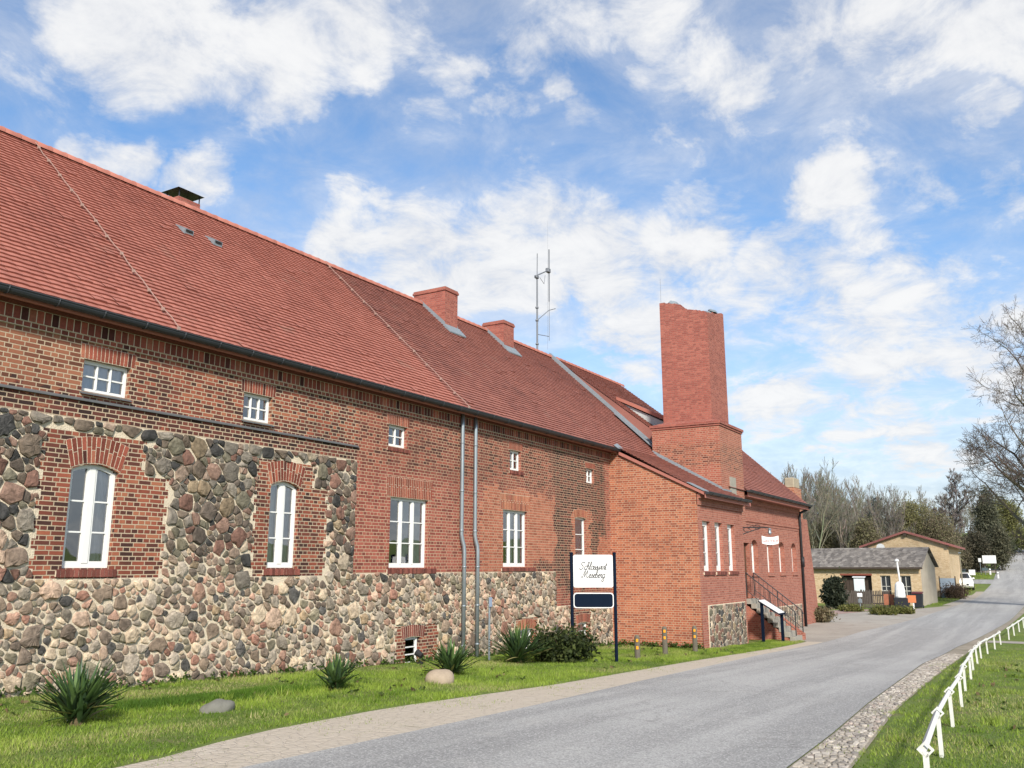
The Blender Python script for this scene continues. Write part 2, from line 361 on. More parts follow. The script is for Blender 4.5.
# ------------------------------------------------------------------ ground sheets
def sheet(name, yl, yr, x0, x1, dz, mat, ny=2):
    """strip over the terrain between Y=yl(x) and Y=yr(x)"""
    xs = np.unique(np.concatenate([ROWS[(ROWS > x0) & (ROWS < x1)], [x0, x1]]))
    V = []; 
    for x in xs:
        a, b = yl(x), yr(x)
        for j in range(ny): V.append((x, a + (b - a) * j / (ny - 1), float(h(x)) + dz))
    F = [(i * ny + j, i * ny + j + 1, (i + 1) * ny + j + 1, (i + 1) * ny + j) for i in range(len(xs) - 1) for j in range(ny - 1)]
    return struct(raw(name, V, F, mat))
def pw(xs, ys): return lambda x: float(np.interp(x, xs, ys))
def ground_mat(name, cols, scales, rough=.95, bumpd=.02, speck=None):
    m, n, bs, out = newmat(name); t = n.new('ShaderNodeTexCoord').outputs['Object']
    a = n.noise(t, scales[0], 5, .6); b = n.noise(t, scales[1], 5, .65); f = n.noise(t, scales[2], 4, .7)
    c = n.mix(n.maprange(a, .35, .65), cols[0], cols[1]); c = n.mix(n.maprange(b, .5, .72), c, cols[2])
    c = n.mix(n.math('MULTIPLY', n.maprange(f, .4, .75), .5), c, tuple(x * .6 for x in cols[0]))
    if speck:
        v = n.new('ShaderNodeTexVoronoi'); v.inputs['Scale'].default_value = speck[0]; n.l.new(t, v.inputs['Vector'])
        k = n.new('ShaderNodeSeparateColor'); n.l.new(v.outputs['Color'], k.inputs[0])
        c = n.mix(n.math('MULTIPLY', n.maprange(k.outputs[0], .3, 1., smooth=False), speck[2]), c, speck[1])
    n.l.new(c, bs.inputs['Base Color']); bs.inputs['Roughness'].default_value = rough; bs.inputs['Specular IOR Level'].default_value = .25
    if bumpd: bump(n, bs, f, bumpd)
    return m
M['ground'] = ground_mat('grass_ground', [(.12, .175, .035), (.16, .21, .05), (.19, .165, .085)], (.35, 1.3, 22.), bumpd=.05)
def asphalt():
    m, n, bs, out = newmat('old_asphalt'); t = n.new('ShaderNodeTexCoord').outputs['Object']
    mp_ = n.new('ShaderNodeMapping'); mp_.inputs['Scale'].default_value = (.045, 1., 1.); n.l.new(t, mp_.inputs['Vector'])
    streak = n.noise(mp_.outputs[0], 1.5, 4, .6); big = n.noise(t, .16, 4, .6); mid = n.noise(t, 1.1, 5, .65); fine = n.noise(t, 42., 4, .75)
    c = n.mix(n.maprange(streak, .35, .65), (.25, .246, .242), (.37, .364, .352)); c = n.mix(n.math('MULTIPLY', n.maprange(big, .45, .68), .55), c, (.235, .23, .225))
    c = n.mix(n.math('MULTIPLY', n.maprange(mid, .52, .75), .45), c, (.40, .385, .36))
    v = n.new('ShaderNodeTexVoronoi'); v.inputs['Scale'].default_value = 62.; n.l.new(t, v.inputs['Vector']); k = n.new('ShaderNodeSeparateColor'); n.l.new(v.outputs['Color'], k.inputs[0])
    c = n.mix(n.math('MULTIPLY', n.maprange(k.outputs[0], .45, 1., smooth=False), .65), c, (.56, .55, .53)); c = n.mix(n.math('MULTIPLY', n.maprange(k.outputs[1], .5, 1., smooth=False), .6), c, (.15, .15, .15))
    wv = n.vmath('SCALE', n.noise(t, 1.3, 4, .6, out=1)); wv.inputs['Scale'].default_value = 1.1
    cr = n.new('ShaderNodeTexVoronoi', feature='DISTANCE_TO_EDGE'); cr.inputs['Scale'].default_value = .33; n.l.new(n.vmath('ADD', t, wv.outputs[0]).outputs[0], cr.inputs['Vector'])
    crack = n.math('MULTIPLY', n.maprange(cr.outputs[0], .012, .002), n.maprange(n.noise(t, .22, 3, .5), .50, .62)); c = n.mix(n.math('MULTIPLY', crack, .3), c, (.11, .105, .10))
    n.l.new(c, bs.inputs['Base Color']); bs.inputs['Roughness'].default_value = .9; bs.inputs['Specular IOR Level'].default_value = .2; bump(n, bs, fine, .01); return m
M['asphalt'] = asphalt()
M['plaza'] = ground_mat('sandy_gravel', [(.30, .27, .235), (.37, .335, .29), (.26, .225, .19)], (.25, 1.2, 45.), bumpd=.015, speck=(30, (.42, .39, .35), .4))
M['verge_bed'] = ground_mat('cobble_bed', [(.26, .225, .175), (.33, .29, .235), (.17, .17, .10)], (.6, 2.5, 30.), bumpd=.02)
def dust():
    m, n, bs, out = newmat('sandy_verge'); t = n.new('ShaderNodeTexCoord').outputs['Object']
    v = n.new('ShaderNodeTexVoronoi', feature='DISTANCE_TO_EDGE'); v.inputs['Scale'].default_value = 6.5; n.l.new(t, v.inputs['Vector'])
    vc = n.new('ShaderNodeTexVoronoi'); vc.inputs['Scale'].default_value = 6.5; n.l.new(t, vc.inputs['Vector']); k = n.new('ShaderNodeSeparateColor'); n.l.new(vc.outputs['Color'], k.inputs[0])
    big = n.noise(t, .7, 5, .65); mid = n.noise(t, 3.2, 5, .7); fine = n.noise(t, 34., 4, .75)
    c = n.mix(k.outputs[0], (.40, .345, .28), (.52, .46, .385)); sand = n.mix(mid, (.41, .35, .28), (.55, .48, .395))
    joint = n.maprange(v.outputs[0], .10, .02); cover = n.maprange(big, .28, .50)
    c = n.mix(n.math('MAXIMUM', joint, n.math('MULTIPLY', cover, .85)), c, sand); c = n.mix(n.math('MULTIPLY', n.maprange(mid, .54, .74), .6), c, (.20, .185, .115)); c = n.mix(n.math('MULTIPLY', n.maprange(fine, .45, .75), .4), c, (.25, .205, .16))
    n.l.new(c, bs.inputs['Base Color']); bs.inputs['Roughness'].default_value = .95; bump(n, bs, n.math('ADD', n.math('MULTIPLY', fine, .5), n.math('MULTIPLY', joint, -.5)), .02); return m
M['dust_verge'] = dust()
M['brick_path'] = ground_mat('pink_brick_path', [(.33, .22, .19), (.38, .27, .24), (.28, .2, .17)], (.5, 2, 30.), speck=(8., (.42, .33, .3), .4))

V = []; F = []
ys = np.concatenate([np.arange(-400, -60, 40.), np.arange(-60, 60, 6.), np.arange(60, 420, 40.)]); ny = len(ys)
for i, x in enumerate(ROWS):
    for y in ys: V.append((x, y, float(h(x))))
for i in range(len(ROWS) - 1):
    for j in range(ny - 1): F.append((i * ny + j, (i + 1) * ny + j, (i + 1) * ny + j + 1, i * ny + j + 1))
struct(raw('ground', V, F, M['ground'], smooth=True))

RL = pw([-40, 6.25, 11.6, 16.9, 27.6, 33, 44, 52.4, 60, 67, 77, 97, 120, 132, 144, 180, 300], [-9.5, -6.9, -6.65, -6.25, -5.6, -5.44, -5.5, -6.2, -6.6, -7.0, -7.7, -7.8, -7.46, -7.76, -8.3, -11, -20])
RR = pw([-40, 9.4, 11.8, 16.1, 27.3, 36.7, 44.8, 55.7, 69.7, 83.6, 120, 144, 180, 300], [-13.2, -11.07, -10.95, -10.66, -10.1, -10.05, -10.47, -10.98, -11.24, -11.3, -11.6, -12.5, -15.3, -24.5])
CL = pw([-40, 5.6, 7.6, 10.5, 15.2, 23.1, 34.6, 40], [-8.5, -6.03, -5.41, -5.12, -5.3, -5.0, -4.83, -4.8])
CR = pw([-40, 9.8, 15.1, 20.2, 26.6, 35.5, 44.4, 65.4, 120], [-13.8, -11.6, -11.2, -11.0, -10.8, -10.6, -10.87, -11.5, -12])
sheet('road', RR, RL, -38, 260, .022, M['asphalt'], 6)
sheet('cobble_verge', lambda x: RL(x) + .004, CL, -38, 36.6, .014, M['dust_verge'], 3)
sheet('cobble_strip', CR, lambda x: RR(x) - .004, -38, 118, .014, M['verge_bed'], 3)
# plaza between road and barns, side lane, brick path
sheet('gravel_plaza', lambda x: RL(x) + .004, pw([34.8, 36, 38, 40, 44, 50, 54, 58, 61, 64, 66.5, 69.5], [-4.9, -4.3, -3.4, -2.45, -2.45, -1.0, .5, 1.0, -3.4, -4.6, -5.8, -6.9]), 36.602, 69.5, .010, M['plaza'], 3)
sheet('brick_path', pw([55, 60, 63], [-.9, -2.5, -3.0]), pw([55, 60, 63], [.6, -.3, -1.3]), 55.5, 63, .016, M['brick_path'])
sheet('gravel_shoulder', lambda x: RL(x) + .004, lambda x: RL(x) + (.9 if x < 84 else .6), 69.502, 88, .012, M['plaza'])
sheet('side_lane', lambda x: RL(x) + .004, lambda x: RL(x) + 40, 98, 103.0, .012, M['asphalt'], 4)
sheet('side_lane_branch', lambda x: RL(x) + .004, lambda x: RL(x) + 36, 111, 116., .012, M['plaza'], 4)
sheet('garden_path', lambda x: -32, lambda x: CR(x) - .05, 40.3, 41.5, .012, M['plaza'])

# ------------------------------------------------------------------ power-diagram stones (fieldstone masonry and cobbles)
def clip(poly, nx, ny, c):      # keep nx*x+ny*y <= c
    out = []; n = len(poly)
    for i in range(n):
        a = poly[i]; b = poly[(i + 1) % n]; da = nx * a[0] + ny * a[1] - c; db = nx * b[0] + ny * b[1] - c
        if da <= 0: out.append(a)
        if (da < 0 < db) or (db < 0 < da):
            t = da / (da - db); out.append((a[0] + t * (b[0] - a[0]), a[1] + t * (b[1] - a[1])))
    return out
def stone_cells(x0, x1, y0, y1, rfun, tries, excl=(), rnd=random, pack=.86, zones=None):
    S = []; grid = {}; cs = .35
    for _ in range(tries):
        x = rnd.uniform(x0, x1); y = rnd.uniform(y0, y1)
        if zones and not zones(x, y): continue
        r = rfun(x, y, _ / tries); gx, gy = int(x // cs), int(y // cs); ok = True
        for i in range(gx - 2, gx + 3):
            for j in range(gy - 2, gy + 3):
                for (a, b, q) in grid.get((i, j), ()):
                    if (a - x) ** 2 + (b - y) ** 2 < ((r + q) * pack) ** 2: ok = False; break
                if not ok: break
            if not ok: break
        if ok: S.append((x, y, r)); grid.setdefault((gx, gy), []).append((x, y, r))
    cells = []
    for (x, y, r) in S:
        R = .75; p = [(x - R, y - R), (x + R, y - R), (x + R, y + R), (x - R, y + R)]
        p = clip(p, 1, 0, x1); p = clip(p, -1, 0, -x0); p = clip(p, 0, 1, y1); p = clip(p, 0, -1, -y0)
        gx, gy = int(x // cs), int(y // cs)
        for i in range(gx - 3, gx + 4):
            for j in range(gy - 3, gy + 4):
                for (a, b, q) in grid.get((i, j), ()):
                    if a == x and b == y: continue
                    dx, dy = a - x, b - y
                    w = .40; c = (a * a + b * b - x * x - y * y + w * (r * r - q * q)) / 2
                    p = clip(p, dx, dy, c)
                    if not p: break
        dead = not p
        for (ex0, ex1, ey0, ey1) in excl:
            s = [(ex0 - x, (1, 0, ex0)), (x - ex1, (-1, 0, -ex1)), (ey0 - y, (0, 1, ey0)), (y - ey1, (0, -1, -ey1))]
            s.sort(key=lambda t: -t[0])
            if s[0][0] <= 0: dead = True; break
            p = clip(p, *s[0][1])
            if len(p) < 3: dead = True; break
        if dead or len(p) < 3: continue
        cells.append((x, y, r, p))
    return cells
def round_poly(p, shrink, it=2):
    n = len(p); cx = sum(a for a, b in p) / n; cy = sum(b for a, b in p) / n
    m = np.mean([sqrt((a - cx) ** 2 + (b - cy) ** 2) for a, b in p])
    if m < .02: return None, 0, 0, 0
    k = max(.45, 1 - shrink / m); q = [(cx + (a - cx) * k, cy + (b - cy) * k) for a, b in p]
    for _ in range(it):
        o = []
        cc = .13 if it == 1 else .2
        for i in range(len(q)):
            a = q[i]; b = q[(i + 1) % len(q)]
            if (a[0] - b[0]) ** 2 + (a[1] - b[1]) ** 2 < 1e-5: o.append(a); continue
            o += [(a[0] * (1 - cc) + b[0] * cc, a[1] * (1 - cc) + b[1] * cc), (a[0] * cc + b[0] * (1 - cc), a[1] * cc + b[1] * (1 - cc))]
        q = o
    return q, cx, cy, m
PAL = [(.165, .128, .098), (.19, .105, .080), (.29, .215, .165), (.18, .158, .130), (.062, .060, .058), (.25, .19, .125), (.15, .135, .098), (.235, .150, .115), (.36, .295, .22), (.115, .092, .075), (.23, .20, .165)]
WD = [3, 2, 4, 3.5, 1.3, 1.2, 2.2, 3, 2.6, 2.4, 3.5]; WD_DARK = [4, 3, 1.2, 2.5, 3, 1, 2.5, 2.5, .7, 3, 2]
def stones_to(mb, cells, to3, bulge, shrink, weights, it=2, rnd=random, squareness=.0, pal=PAL, jit=.0):
    """to3(u, v, d): d = how far the stone face stands out"""
    for (x, y, r, p) in cells:
        if jit: p = [(a + rnd.uniform(-jit, jit) * r, b_ + rnd.uniform(-jit, jit) * r) for a, b_ in p]
        q, cx, cy, m = round_poly(p, shrink * rnd.uniform(.7, 1.5), it)
        if q is None: continue
        c = rnd.choices(pal, weights)[0]; k = rnd.uniform(.78, 1.25); c = tuple(min(.6, v * k) for v in c)
        bl = bulge * min(1.3, m / .12) * rnd.uniform(.6, 1.2); n = len(q); tx = rnd.uniform(-.35, .35); ty = rnd.uniform(-.35, .35)
        vs = []; 
        for s, d in ((1., -.012), (.965, .35 * bl), (.82, .85 * bl), (.45, 1.02 * bl)):
            for (a, b) in q:
                dx, dy = (a - cx) * s, (b - cy) * s
                j = rnd.uniform(-.10, .10) * bl if s < .95 else 0
                vs.append(to3(cx + dx, cy + dy, d + (tx * dx + ty * dy) * bl / max(m, .05) * (d > 0) + j))
        vs.append(to3(cx, cy, 1.05 * bl)); fs = []
        for L in range(3):
            for i in range(n): i2 = (i + 1) % n; fs.append((L * n + i, L * n + i2, (L + 1) * n + i2, (L + 1) * n + i))
        for i in range(n): fs.append((3 * n + i, 3 * n + (i + 1) % n, 4 * n))
        mb.mesh(vs, fs, c)

# cobbles along the right-hand edge of the road (near stretch), built stone by stone on the strip
def cobbles(name, ya, yb, x0, x1, rfun, tries, pal, weights, seed, bulge=.018):
    rr = random.Random(seed); mb = MB()
    cells = stone_cells(x0, x1, 0, 1.0, rfun, tries, rnd=rr, pack=.92)
    def to3(u, v, d): a, b = ya(u), yb(u); return (u, a + (b - a) * v, float(h(u)) + .016 + d)
    stones_to(mb, cells, to3, bulge, .010, weights, 1, rr, pal=pal)
    return mb
GP = [(.37, .33, .28), (.30, .265, .225), (.42, .38, .33), (.25, .225, .20), (.34, .28, .24)]
mb = cobbles('c', lambda x: CR(x) + .03, lambda x: RR(x) - .02, 8.4, 33, lambda x, y, t: random.uniform(.055, .105) if t < .6 else .05, 26000, GP, [3, 3, 2, 2, 1], 3)
o = mb.build('cobbles', M['cobble'], uv=False); struct(o)

# ------------------------------------------------------------------ THE BRICK INN
BL = (16.0, 0.0, -0.4)
INN = thing('brick_inn', 'long red brick and fieldstone inn with red tiled roofs and broken tall chimney stack', 'building', BL)
def P(mb, name, mats, parent=None, smooth=False):
    """world coordinate mesh as part of the inn"""
    if parent is None: return mb.build(name, mats, INN, BL, smooth)
    return mb.build(name, mats, parent, BL if parent is INN else BL, smooth) if False else _sub(mb, name, mats, parent, smooth)
def _sub(mb, name, mats, parent, smooth):
    o = mb.build(name, mats, parent, BL, smooth); return o      # parents of sub-parts sit at the inn's own origin

def brick_color(pal='old'):
    r = random.random()
    if pal == 'old': c = (.09, .03, .024) if r < .12 else (.22, .062, .042) if r < .6 else (.30, .085, .055) if r < .9 else (.36, .13, .08)
    elif pal == 'orange': c = (.40, .15, .085) if r < .4 else (.34, .115, .065) if r < .8 else (.27, .08, .05)
    elif pal == 'sill': c = (.20, .068, .052) if r < .5 else (.25, .085, .065) if r < .8 else (.16, .055, .045)
    else: c = (.25, .07, .045) if r < .5 else (.31, .095, .06)
    k = random.uniform(.6, 1.05); return tuple(v * k for v in c)

def arch_head(mb, u0, u1, z, rise, height, Y, pal='old', courses=1, proud=.006, splay=.12):
    """segmental or flat arch of upright bricks above an opening u0..u1 whose top is z at the middle"""
    w = u1 - u0; n = int(round(w * 1.08 / .077)); 
    for i in range(n):
        for c in range(courses):
            a0 = (i + .10) / n; a1 = (i + .90) / n
            def pt(t, hh):
                s = (t - .5) * 2; u = u0 + t * w + s * splay * hh; return (u, z - rise * s * s + hh)
            cut = .5 if courses == 2 and i % 2 else (.62 if courses == 2 else 1)
            hs = [(0.01, height)] if courses == 1 else ([(0.01, height * cut - .006)] if c == 0 else [(height * cut + .006, height)])
            for h0, h1 in hs:
                q = [pt(a0, h0), pt(a1, h0), pt(a1, h1), pt(a0, h1)]
                mb.prism([(a, Y + .01, b) for a, b in q][::-1], (0, -.01 - proud, 0), brick_color(pal))
    # mortar bed
    k = mb.cur; mb.cur = 1
    bed = [(u0 + t * w + (t - .5) * 2 * splay * hh, z - rise * ((t - .5) * 2) ** 2 + hh) for hh, ts in ((0.0, np.linspace(0, 1, 9)), (height + .006, np.linspace(1, 0, 9))) for t in ts]
    mb.prism([(a, Y + .06, b) for a, b in bed][::-1], (0, -.06 - .001, 0), (.4, .3, .22)); mb.cur = k
def brick_sill(mb, u0, u1, z0, z1, Y, proud=.035, pal='sill'):
    n = int(round((u1 - u0) / .077)); w = (u1 - u0) / n
    for i in range(n):
        a = u0 + i * w; pr = proud + random.uniform(-.002, .002)
        mb.mesh([(a + .005, Y - pr, z0 + .01), (a + w - .005, Y - pr, z0 + .01), (a + w - .005, Y + .05, z0 + .01), (a + .005, Y + .05, z0 + .01), (a + .005, Y - pr, z1 - .02), (a + w - .005, Y - pr, z1 - .02), (a + w - .005, Y + .05, z1), (a + .005, Y + .05, z1)],
                [(0, 3, 2, 1), (4, 5, 6, 7), (0, 1, 5, 4), (1, 2, 6, 5), (2, 3, 7, 6), (3, 0, 4, 7)], brick_color(pal))
    k = mb.cur; mb.cur = 1; mb.box(u0, u1, Y - proud + .008, Y + .045, z0 + .014, z1 - .03, (.4, .3, .22)); mb.cur = k

def window(parent, off, u0, u1, z0, z1, Y, cols, rows, recess=.10, rise=0., wide_mid=False, fr=.055, curtain='side', label=None, depth=.07, sx=None):
    """white casement window; frame mesh with pane, curtain and room backing as children"""
    mb = MB(); f0 = Y + recess; w = u1 - u0
    def top(u): t = (u - u0) / w; return z1 - rise * (2 * t - 1) ** 2
    us = np.linspace(u0, u1, 9 if rise else 2)
    # outer frame: sides, bottom, top
    mb.bbox(u0, u0 + fr, f0, f0 + depth, z0, top(u0) if rise else z1, .006); mb.bbox(u1 - fr, u1, f0, f0 + depth, z0, top(u1) if rise else z1, .006)
    mb.bbox(u0 + fr, u1 - fr, f0 + .001, f0 + depth, z0, z0 + fr * 1.3, .006)
    tp = [(u, top(u)) for u in np.linspace(u0 + fr, u1 - fr, 9 if rise else 2)]
    mb.prism([(u, f0 + .001, z) for u, z in tp[::-1]] + [(u, f0 + .001, z - fr * 1.1) for u, z in tp], (0, depth - .001, 0))
    iu0, iu1 = u0 + fr, u1 - fr; iz0, iz1 = z0 + fr * 1.3, z1 - fr * 1.1
    cw = (iu1 - iu0) / cols
    for i in range(1, cols):
        c = iu0 + cw * i; hw = .06 if wide_mid else .03 if cols == 3 and rows == 3 else .014
        mb.bbox(c - hw, c + hw, f0 - .008, f0 + depth - .01, iz0, top(c) - fr * .9 if rise else iz1, .005)
    if cols >= 2 and rows == 3:        # casement sashes
        for i in range(cols):
            a = iu0 + cw * i + (.06 if wide_mid and i else .028 if i else 0); b = iu0 + cw * (i + 1) - (.06 if wide_mid and i < cols - 1 else .028 if i < cols - 1 else 0)
            for (p, q) in ((a, a + .03), (b - .03, b)): mb.box(p, q, f0 + .006, f0 + depth - .012, iz0, (top((p + q) / 2) - fr) if rise else iz1)
            mb.box(a + .03, b - .03, f0 + .006, f0 + depth - .012, iz0, iz0 + .035)
    for j in range(1, rows):
        z = iz0 + (iz1 - iz0 - rise * .4) * j / rows; mb.box(iu0, iu1, f0 + .012, f0 + depth - .016, z - .013, z + .013)
    fo = mb.build('window', M['white'], parent, off)
    if label: fo['label'] = label
    g = MB(); yg = f0 + depth * .55
    g.face([(iu0, yg, iz0), (iu1, yg, iz0)] + [(u, yg, top(u) - fr * .6) for u in np.linspace(iu1, iu0, 9 if rise else 2)])
    g.build('pane', M['glass'], fo, off)
    r = MB(); yb = f0 + .62
    r.face([(u0 - .25, yb, z0 - .2), (u1 + .25, yb, z0 - .2), (u1 + .25, yb, z1 + .2), (u0 - .25, yb, z1 + .2)])
    for s in (u0 - .25, u1 + .25): r.face([(s, f0 + depth, z0 - .2), (s, yb, z0 - .2), (s, yb, z1 + .2), (s, f0 + depth, z1 + .2)])
    for z in (z0 - .2, z1 + .2): r.face([(u0 - .25, f0 + depth, z), (u1 + .25, f0 + depth, z), (u1 + .25, yb, z), (u0 - .25, yb, z)])
    r.build('room_backing', M['dark_room'], fo, off)
    if curtain:
        yc = f0 + .10
        spans = {'side': [(u0, u0 + w * .12), (u1 - w * .45, u1)], 'full': [(u0, u1)], 'right': [(u0 + w * .5, u1)], 'two': [(u0 + .36 * w, u0 + .62 * w), (u0 + .68 * w, u1)]}[curtain]
        for a, b in spans:
            c = MB(); n = max(6, int((b - a) / .03))
            for i in range(n):
                x0_, x1_ = a + (b - a) * i / n, a + (b - a) * (i + 1) / n
                y0_, y1_ = yc + .025 * sin(i * 1.9), yc + .025 * sin((i + 1) * 1.9)
                c.face([(x0_, y0_, z0), (x1_, y1_, z0), (x1_, y1_, z1), (x0_, y0_, z1)])
            c.build('curtain', M['curtain'], fo, off)
    return fo

def grid_wall(mbs, x0, x1, z0, z1, Y, openings, classify, xb=(), zb=(), reveal=.11, revmat=None, thick=True):
    """wall in plane Y with rectangular openings; classify(x,z) -> key of mbs"""
    xs = sorted(set([x0, x1] + [v for o in openings for v in o[:2]] + list(xb))); zs = sorted(set([z0, z1] + [v for o in openings for v in o[2:4]] + list(zb)))
    xs = [x for x in xs if x0 <= x <= x1]; zs = [z for z in zs if z0 <= z <= z1]
    for i in range(len(xs) - 1):
        for j in range(len(zs) - 1):
            cx, cz = (xs[i] + xs[i + 1]) / 2, (zs[j] + zs[j + 1]) / 2
            if any(o[0] < cx < o[1] and o[2] < cz < o[3] for o in openings): continue
            k = classify(cx, cz)
            mbs[k].face([(xs[i], Y, zs[j]), (xs[i + 1], Y, zs[j]), (xs[i + 1], Y, zs[j + 1]), (xs[i], Y, zs[j + 1])])
    for o in openings:
        a, b, c, d = o[:4]; r = o[4] if len(o) > 4 else reveal; k = o[5] if len(o) > 5 else revmat; m = mbs[k]
        m.face([(a, Y, c), (a, Y, d), (a, Y + r, d), (a, Y + r, c)][::-1]); m.face([(b, Y, c), (b, Y, d), (b, Y + r, d), (b, Y + r, c)])
        m.face([(a, Y, d), (b, Y, d), (b, Y + r, d), (a, Y + r, d)][::-1]); m.face([(a, Y, c), (b, Y, c), (b, Y + r, c), (a, Y + r, c)])

# ---- main facade (Y = 0), X from -2 to 29.05
OPEN = [(8.49, 9.36, 1.88, 3.58), (12.82, 13.63, 1.88, 3.64), (16.66, 18.18, 1.88, 3.56), (21.78, 23.16, 1.9, 3.53), (26.29, 27.11, 1.9, 3.53),
        (8.52, 9.40, 4.77, 5.32), (11.97, 12.73, 4.78, 5.34), (16.52, 17.24, 4.78, 5.31), (22.16, 22.80, 4.72, 5.32), (27.17, 27.78, 4.74, 5.24),
        (17.36, 17.97, -.42, .24), (22.75, 23.5, -.5, .12), (26.42, 27.11, -.46, .12), (4.3, 5.15, 1.88, 3.58), (4.6, 5.4, 4.77, 5.32)]
def tooth(x0, x1, z0, z1, dl=.07, dr=.07):
    out = []; z = z0; k = 0
    while z < z1 - .02:
        zz = min(z + .154, z1); out.append((x0 - dl * (k % 2), x1 + dr * (k % 2), z, zz)); z = zz; k += 1
    return out
SUR = tooth(8.02, 9.78, 1.72, 4.08) + tooth(9.78, 10.3, 1.72, 3.45, 0, .07) + tooth(12.46, 14.0, 1.72, 4.05) + tooth(14.0, 14.42, 1.72, 3.56, 0, .07) + tooth(3.85, 5.6, 1.72, 4.08)
SURB = tooth(17.03, 18.64, -.6, .51) + tooth(22.5, 23.75, -.7, .43) + tooth(26.05, 27.3, -.8, .62)
UPZ = 4.30
def in_rects(x, z, R): return any(a < x < b and c < z < d for a, b, c, d in R)
def low_top(x): return 1.72 if x < 15.5 else 1.76 if x < 24.9 else .70
def classify(x, z):
    if z < low_top(x): return 'br_old' if in_rects(x, z, SURB) else 'mort'
    if x < 15.4 and z < UPZ and z > 1.7: return 'br_old' if in_rects(x, z, SUR) else 'mort'
    return 'br_old' if x < 15.4 else 'br_new'
mbs = {k: MB() for k in ('br_old', 'br_new', 'mort')}
xb = sorted(set([v for r in SUR + SURB for v in r[:2]] + [15.4, 15.5, 24.9])); zb = sorted(set([v for r in SUR + SURB for v in r[2:]] + [1.72, 1.76, .70, UPZ]))
ops = [o + ((.12 if i not in (10, 11, 12) else .22), 'br_old' if (i in (0, 1, 5, 6, 10, 11, 12, 13, 14)) else 'br_new') for i, o in enumerate(OPEN)]
grid_wall(mbs, -2, 29.05, -1.4, 6.02, 0., ops, classify, xb, zb)
mbs['br_old'].face([(-2, 0, -1.4), (-2, 0, 6.02), (-2, 10.8, 6.02), (-2, 10.8, -1.4)]); mbs['br_old'].face([(-2, 0, 6.02), (-2, 5.2, 11.2), (-2, 10.8, 6.02)])
mbs['br_new'].face([(-2, 10.8, -1.4), (-2, 10.8, 6.02), (41.5, 10.8, 6.02), (41.5, 10.8, -1.4)])
w_old = P(mbs['br_old'], 'wall', M['brick_old']); w_old['label'] = 'dark old brick wall with cream joints'
w_new = P(mbs['br_new'], 'wall', M['brick_new']); w_new['label'] = 'newer red wall with orange and blackened patches'
# fieldstone
sm = MB(); sm.cur = 0
for v, f, c in ((mbs['mort'].v, mbs['mort'].f, mbs['mort'].c),): sm.mesh(v, f)
sm.cur = 1
def to_fac(u, v, d): return (u, -d, v)
rs = random.Random(11)
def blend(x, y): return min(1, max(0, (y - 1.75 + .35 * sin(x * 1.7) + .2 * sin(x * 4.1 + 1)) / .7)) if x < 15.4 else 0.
def rsize(x, y, t):
    k = blend(x, y)
    if t < .02: return rs.uniform(.21, .28) if k > .5 or rs.random() < .35 else rs.uniform(.13, .2)
    if t < .12: return rs.uniform(.17, .25) if k > .5 else rs.uniform(.085, .15)
    if t < .5: return rs.uniform(.13, .19) if k > rs.random() else rs.uniform(.045, .10)
    if t < .75: return rs.uniform(.05, .08)
    return rs.uniform(.026, .045)
cells = stone_cells(2.0, 29.0, -1.1, UPZ, rsize, 110000, SUR + SURB + [(15.4, 29.1, 1.76, 5.), (24.95, 29.1, .70, 5.)], rs, .79, lambda x, y: y > .1 - .036 * x and y < (UPZ if x < 15.4 else low_top(x)))
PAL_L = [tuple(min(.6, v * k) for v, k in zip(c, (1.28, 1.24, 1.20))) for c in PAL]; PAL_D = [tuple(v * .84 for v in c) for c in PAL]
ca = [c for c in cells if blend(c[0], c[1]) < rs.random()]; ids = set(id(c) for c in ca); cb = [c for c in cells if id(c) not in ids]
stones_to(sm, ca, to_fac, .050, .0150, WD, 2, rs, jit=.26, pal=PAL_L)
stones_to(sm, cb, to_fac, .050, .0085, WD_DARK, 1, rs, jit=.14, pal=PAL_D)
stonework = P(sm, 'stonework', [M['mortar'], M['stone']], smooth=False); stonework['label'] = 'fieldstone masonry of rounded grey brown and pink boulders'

# heads, sills, windows
bp = MB()
def head(i, rise, hh, pal, courses=1, splay=.12, ext=.06, Y=0.):
    a, b, c, d = OPEN[i][:4]; arch_head(bp, a - ext, b + ext, d + rise * .12, rise, hh, Y, pal, courses, splay=splay)
head(0, .11, .44, 'old', 2, .3, .02); head(1, .11, .42, 'old', 2, .3, .02); head(13, .11, .44, 'old', 2, .3, .02)
head(2, 0, .48, 'red', 2, .06, .14); head(3, 0, .46, 'orange', 2, .06, .14); head(4, .05, .26, 'orange', 1, .2, .05)
for i in (5, 6, 7, 8, 9, 14): head(i, 0, .25 if i != 9 else .2, 'old' if i in (5, 6, 14) else 'red', 1, .05, .07)
head(10, .06, .28, 'sill', 1, .2, .12); head(11, .06, .28, 'orange', 1, .2, .12); head(12, .06, .28, 'old', 1, .2, .12)
for i in (0, 1, 13): a, b, c, d = OPEN[i]; brick_sill(bp, a - .1, b + .1, 1.73, 1.875, 0)
a, b, c, d = OPEN[2]; brick_sill(bp, a - .08, b + .35, 1.73, 1.875, 0)
a, b, c, d = OPEN[3]; brick_sill(bp, a - .1, b + .45, 1.77, 1.895, 0)
for i in (7, 8): a, b, c, d = OPEN[i]; brick_sill(bp, a - .05, b + .12, c - .12, c - .005, 0, .02)
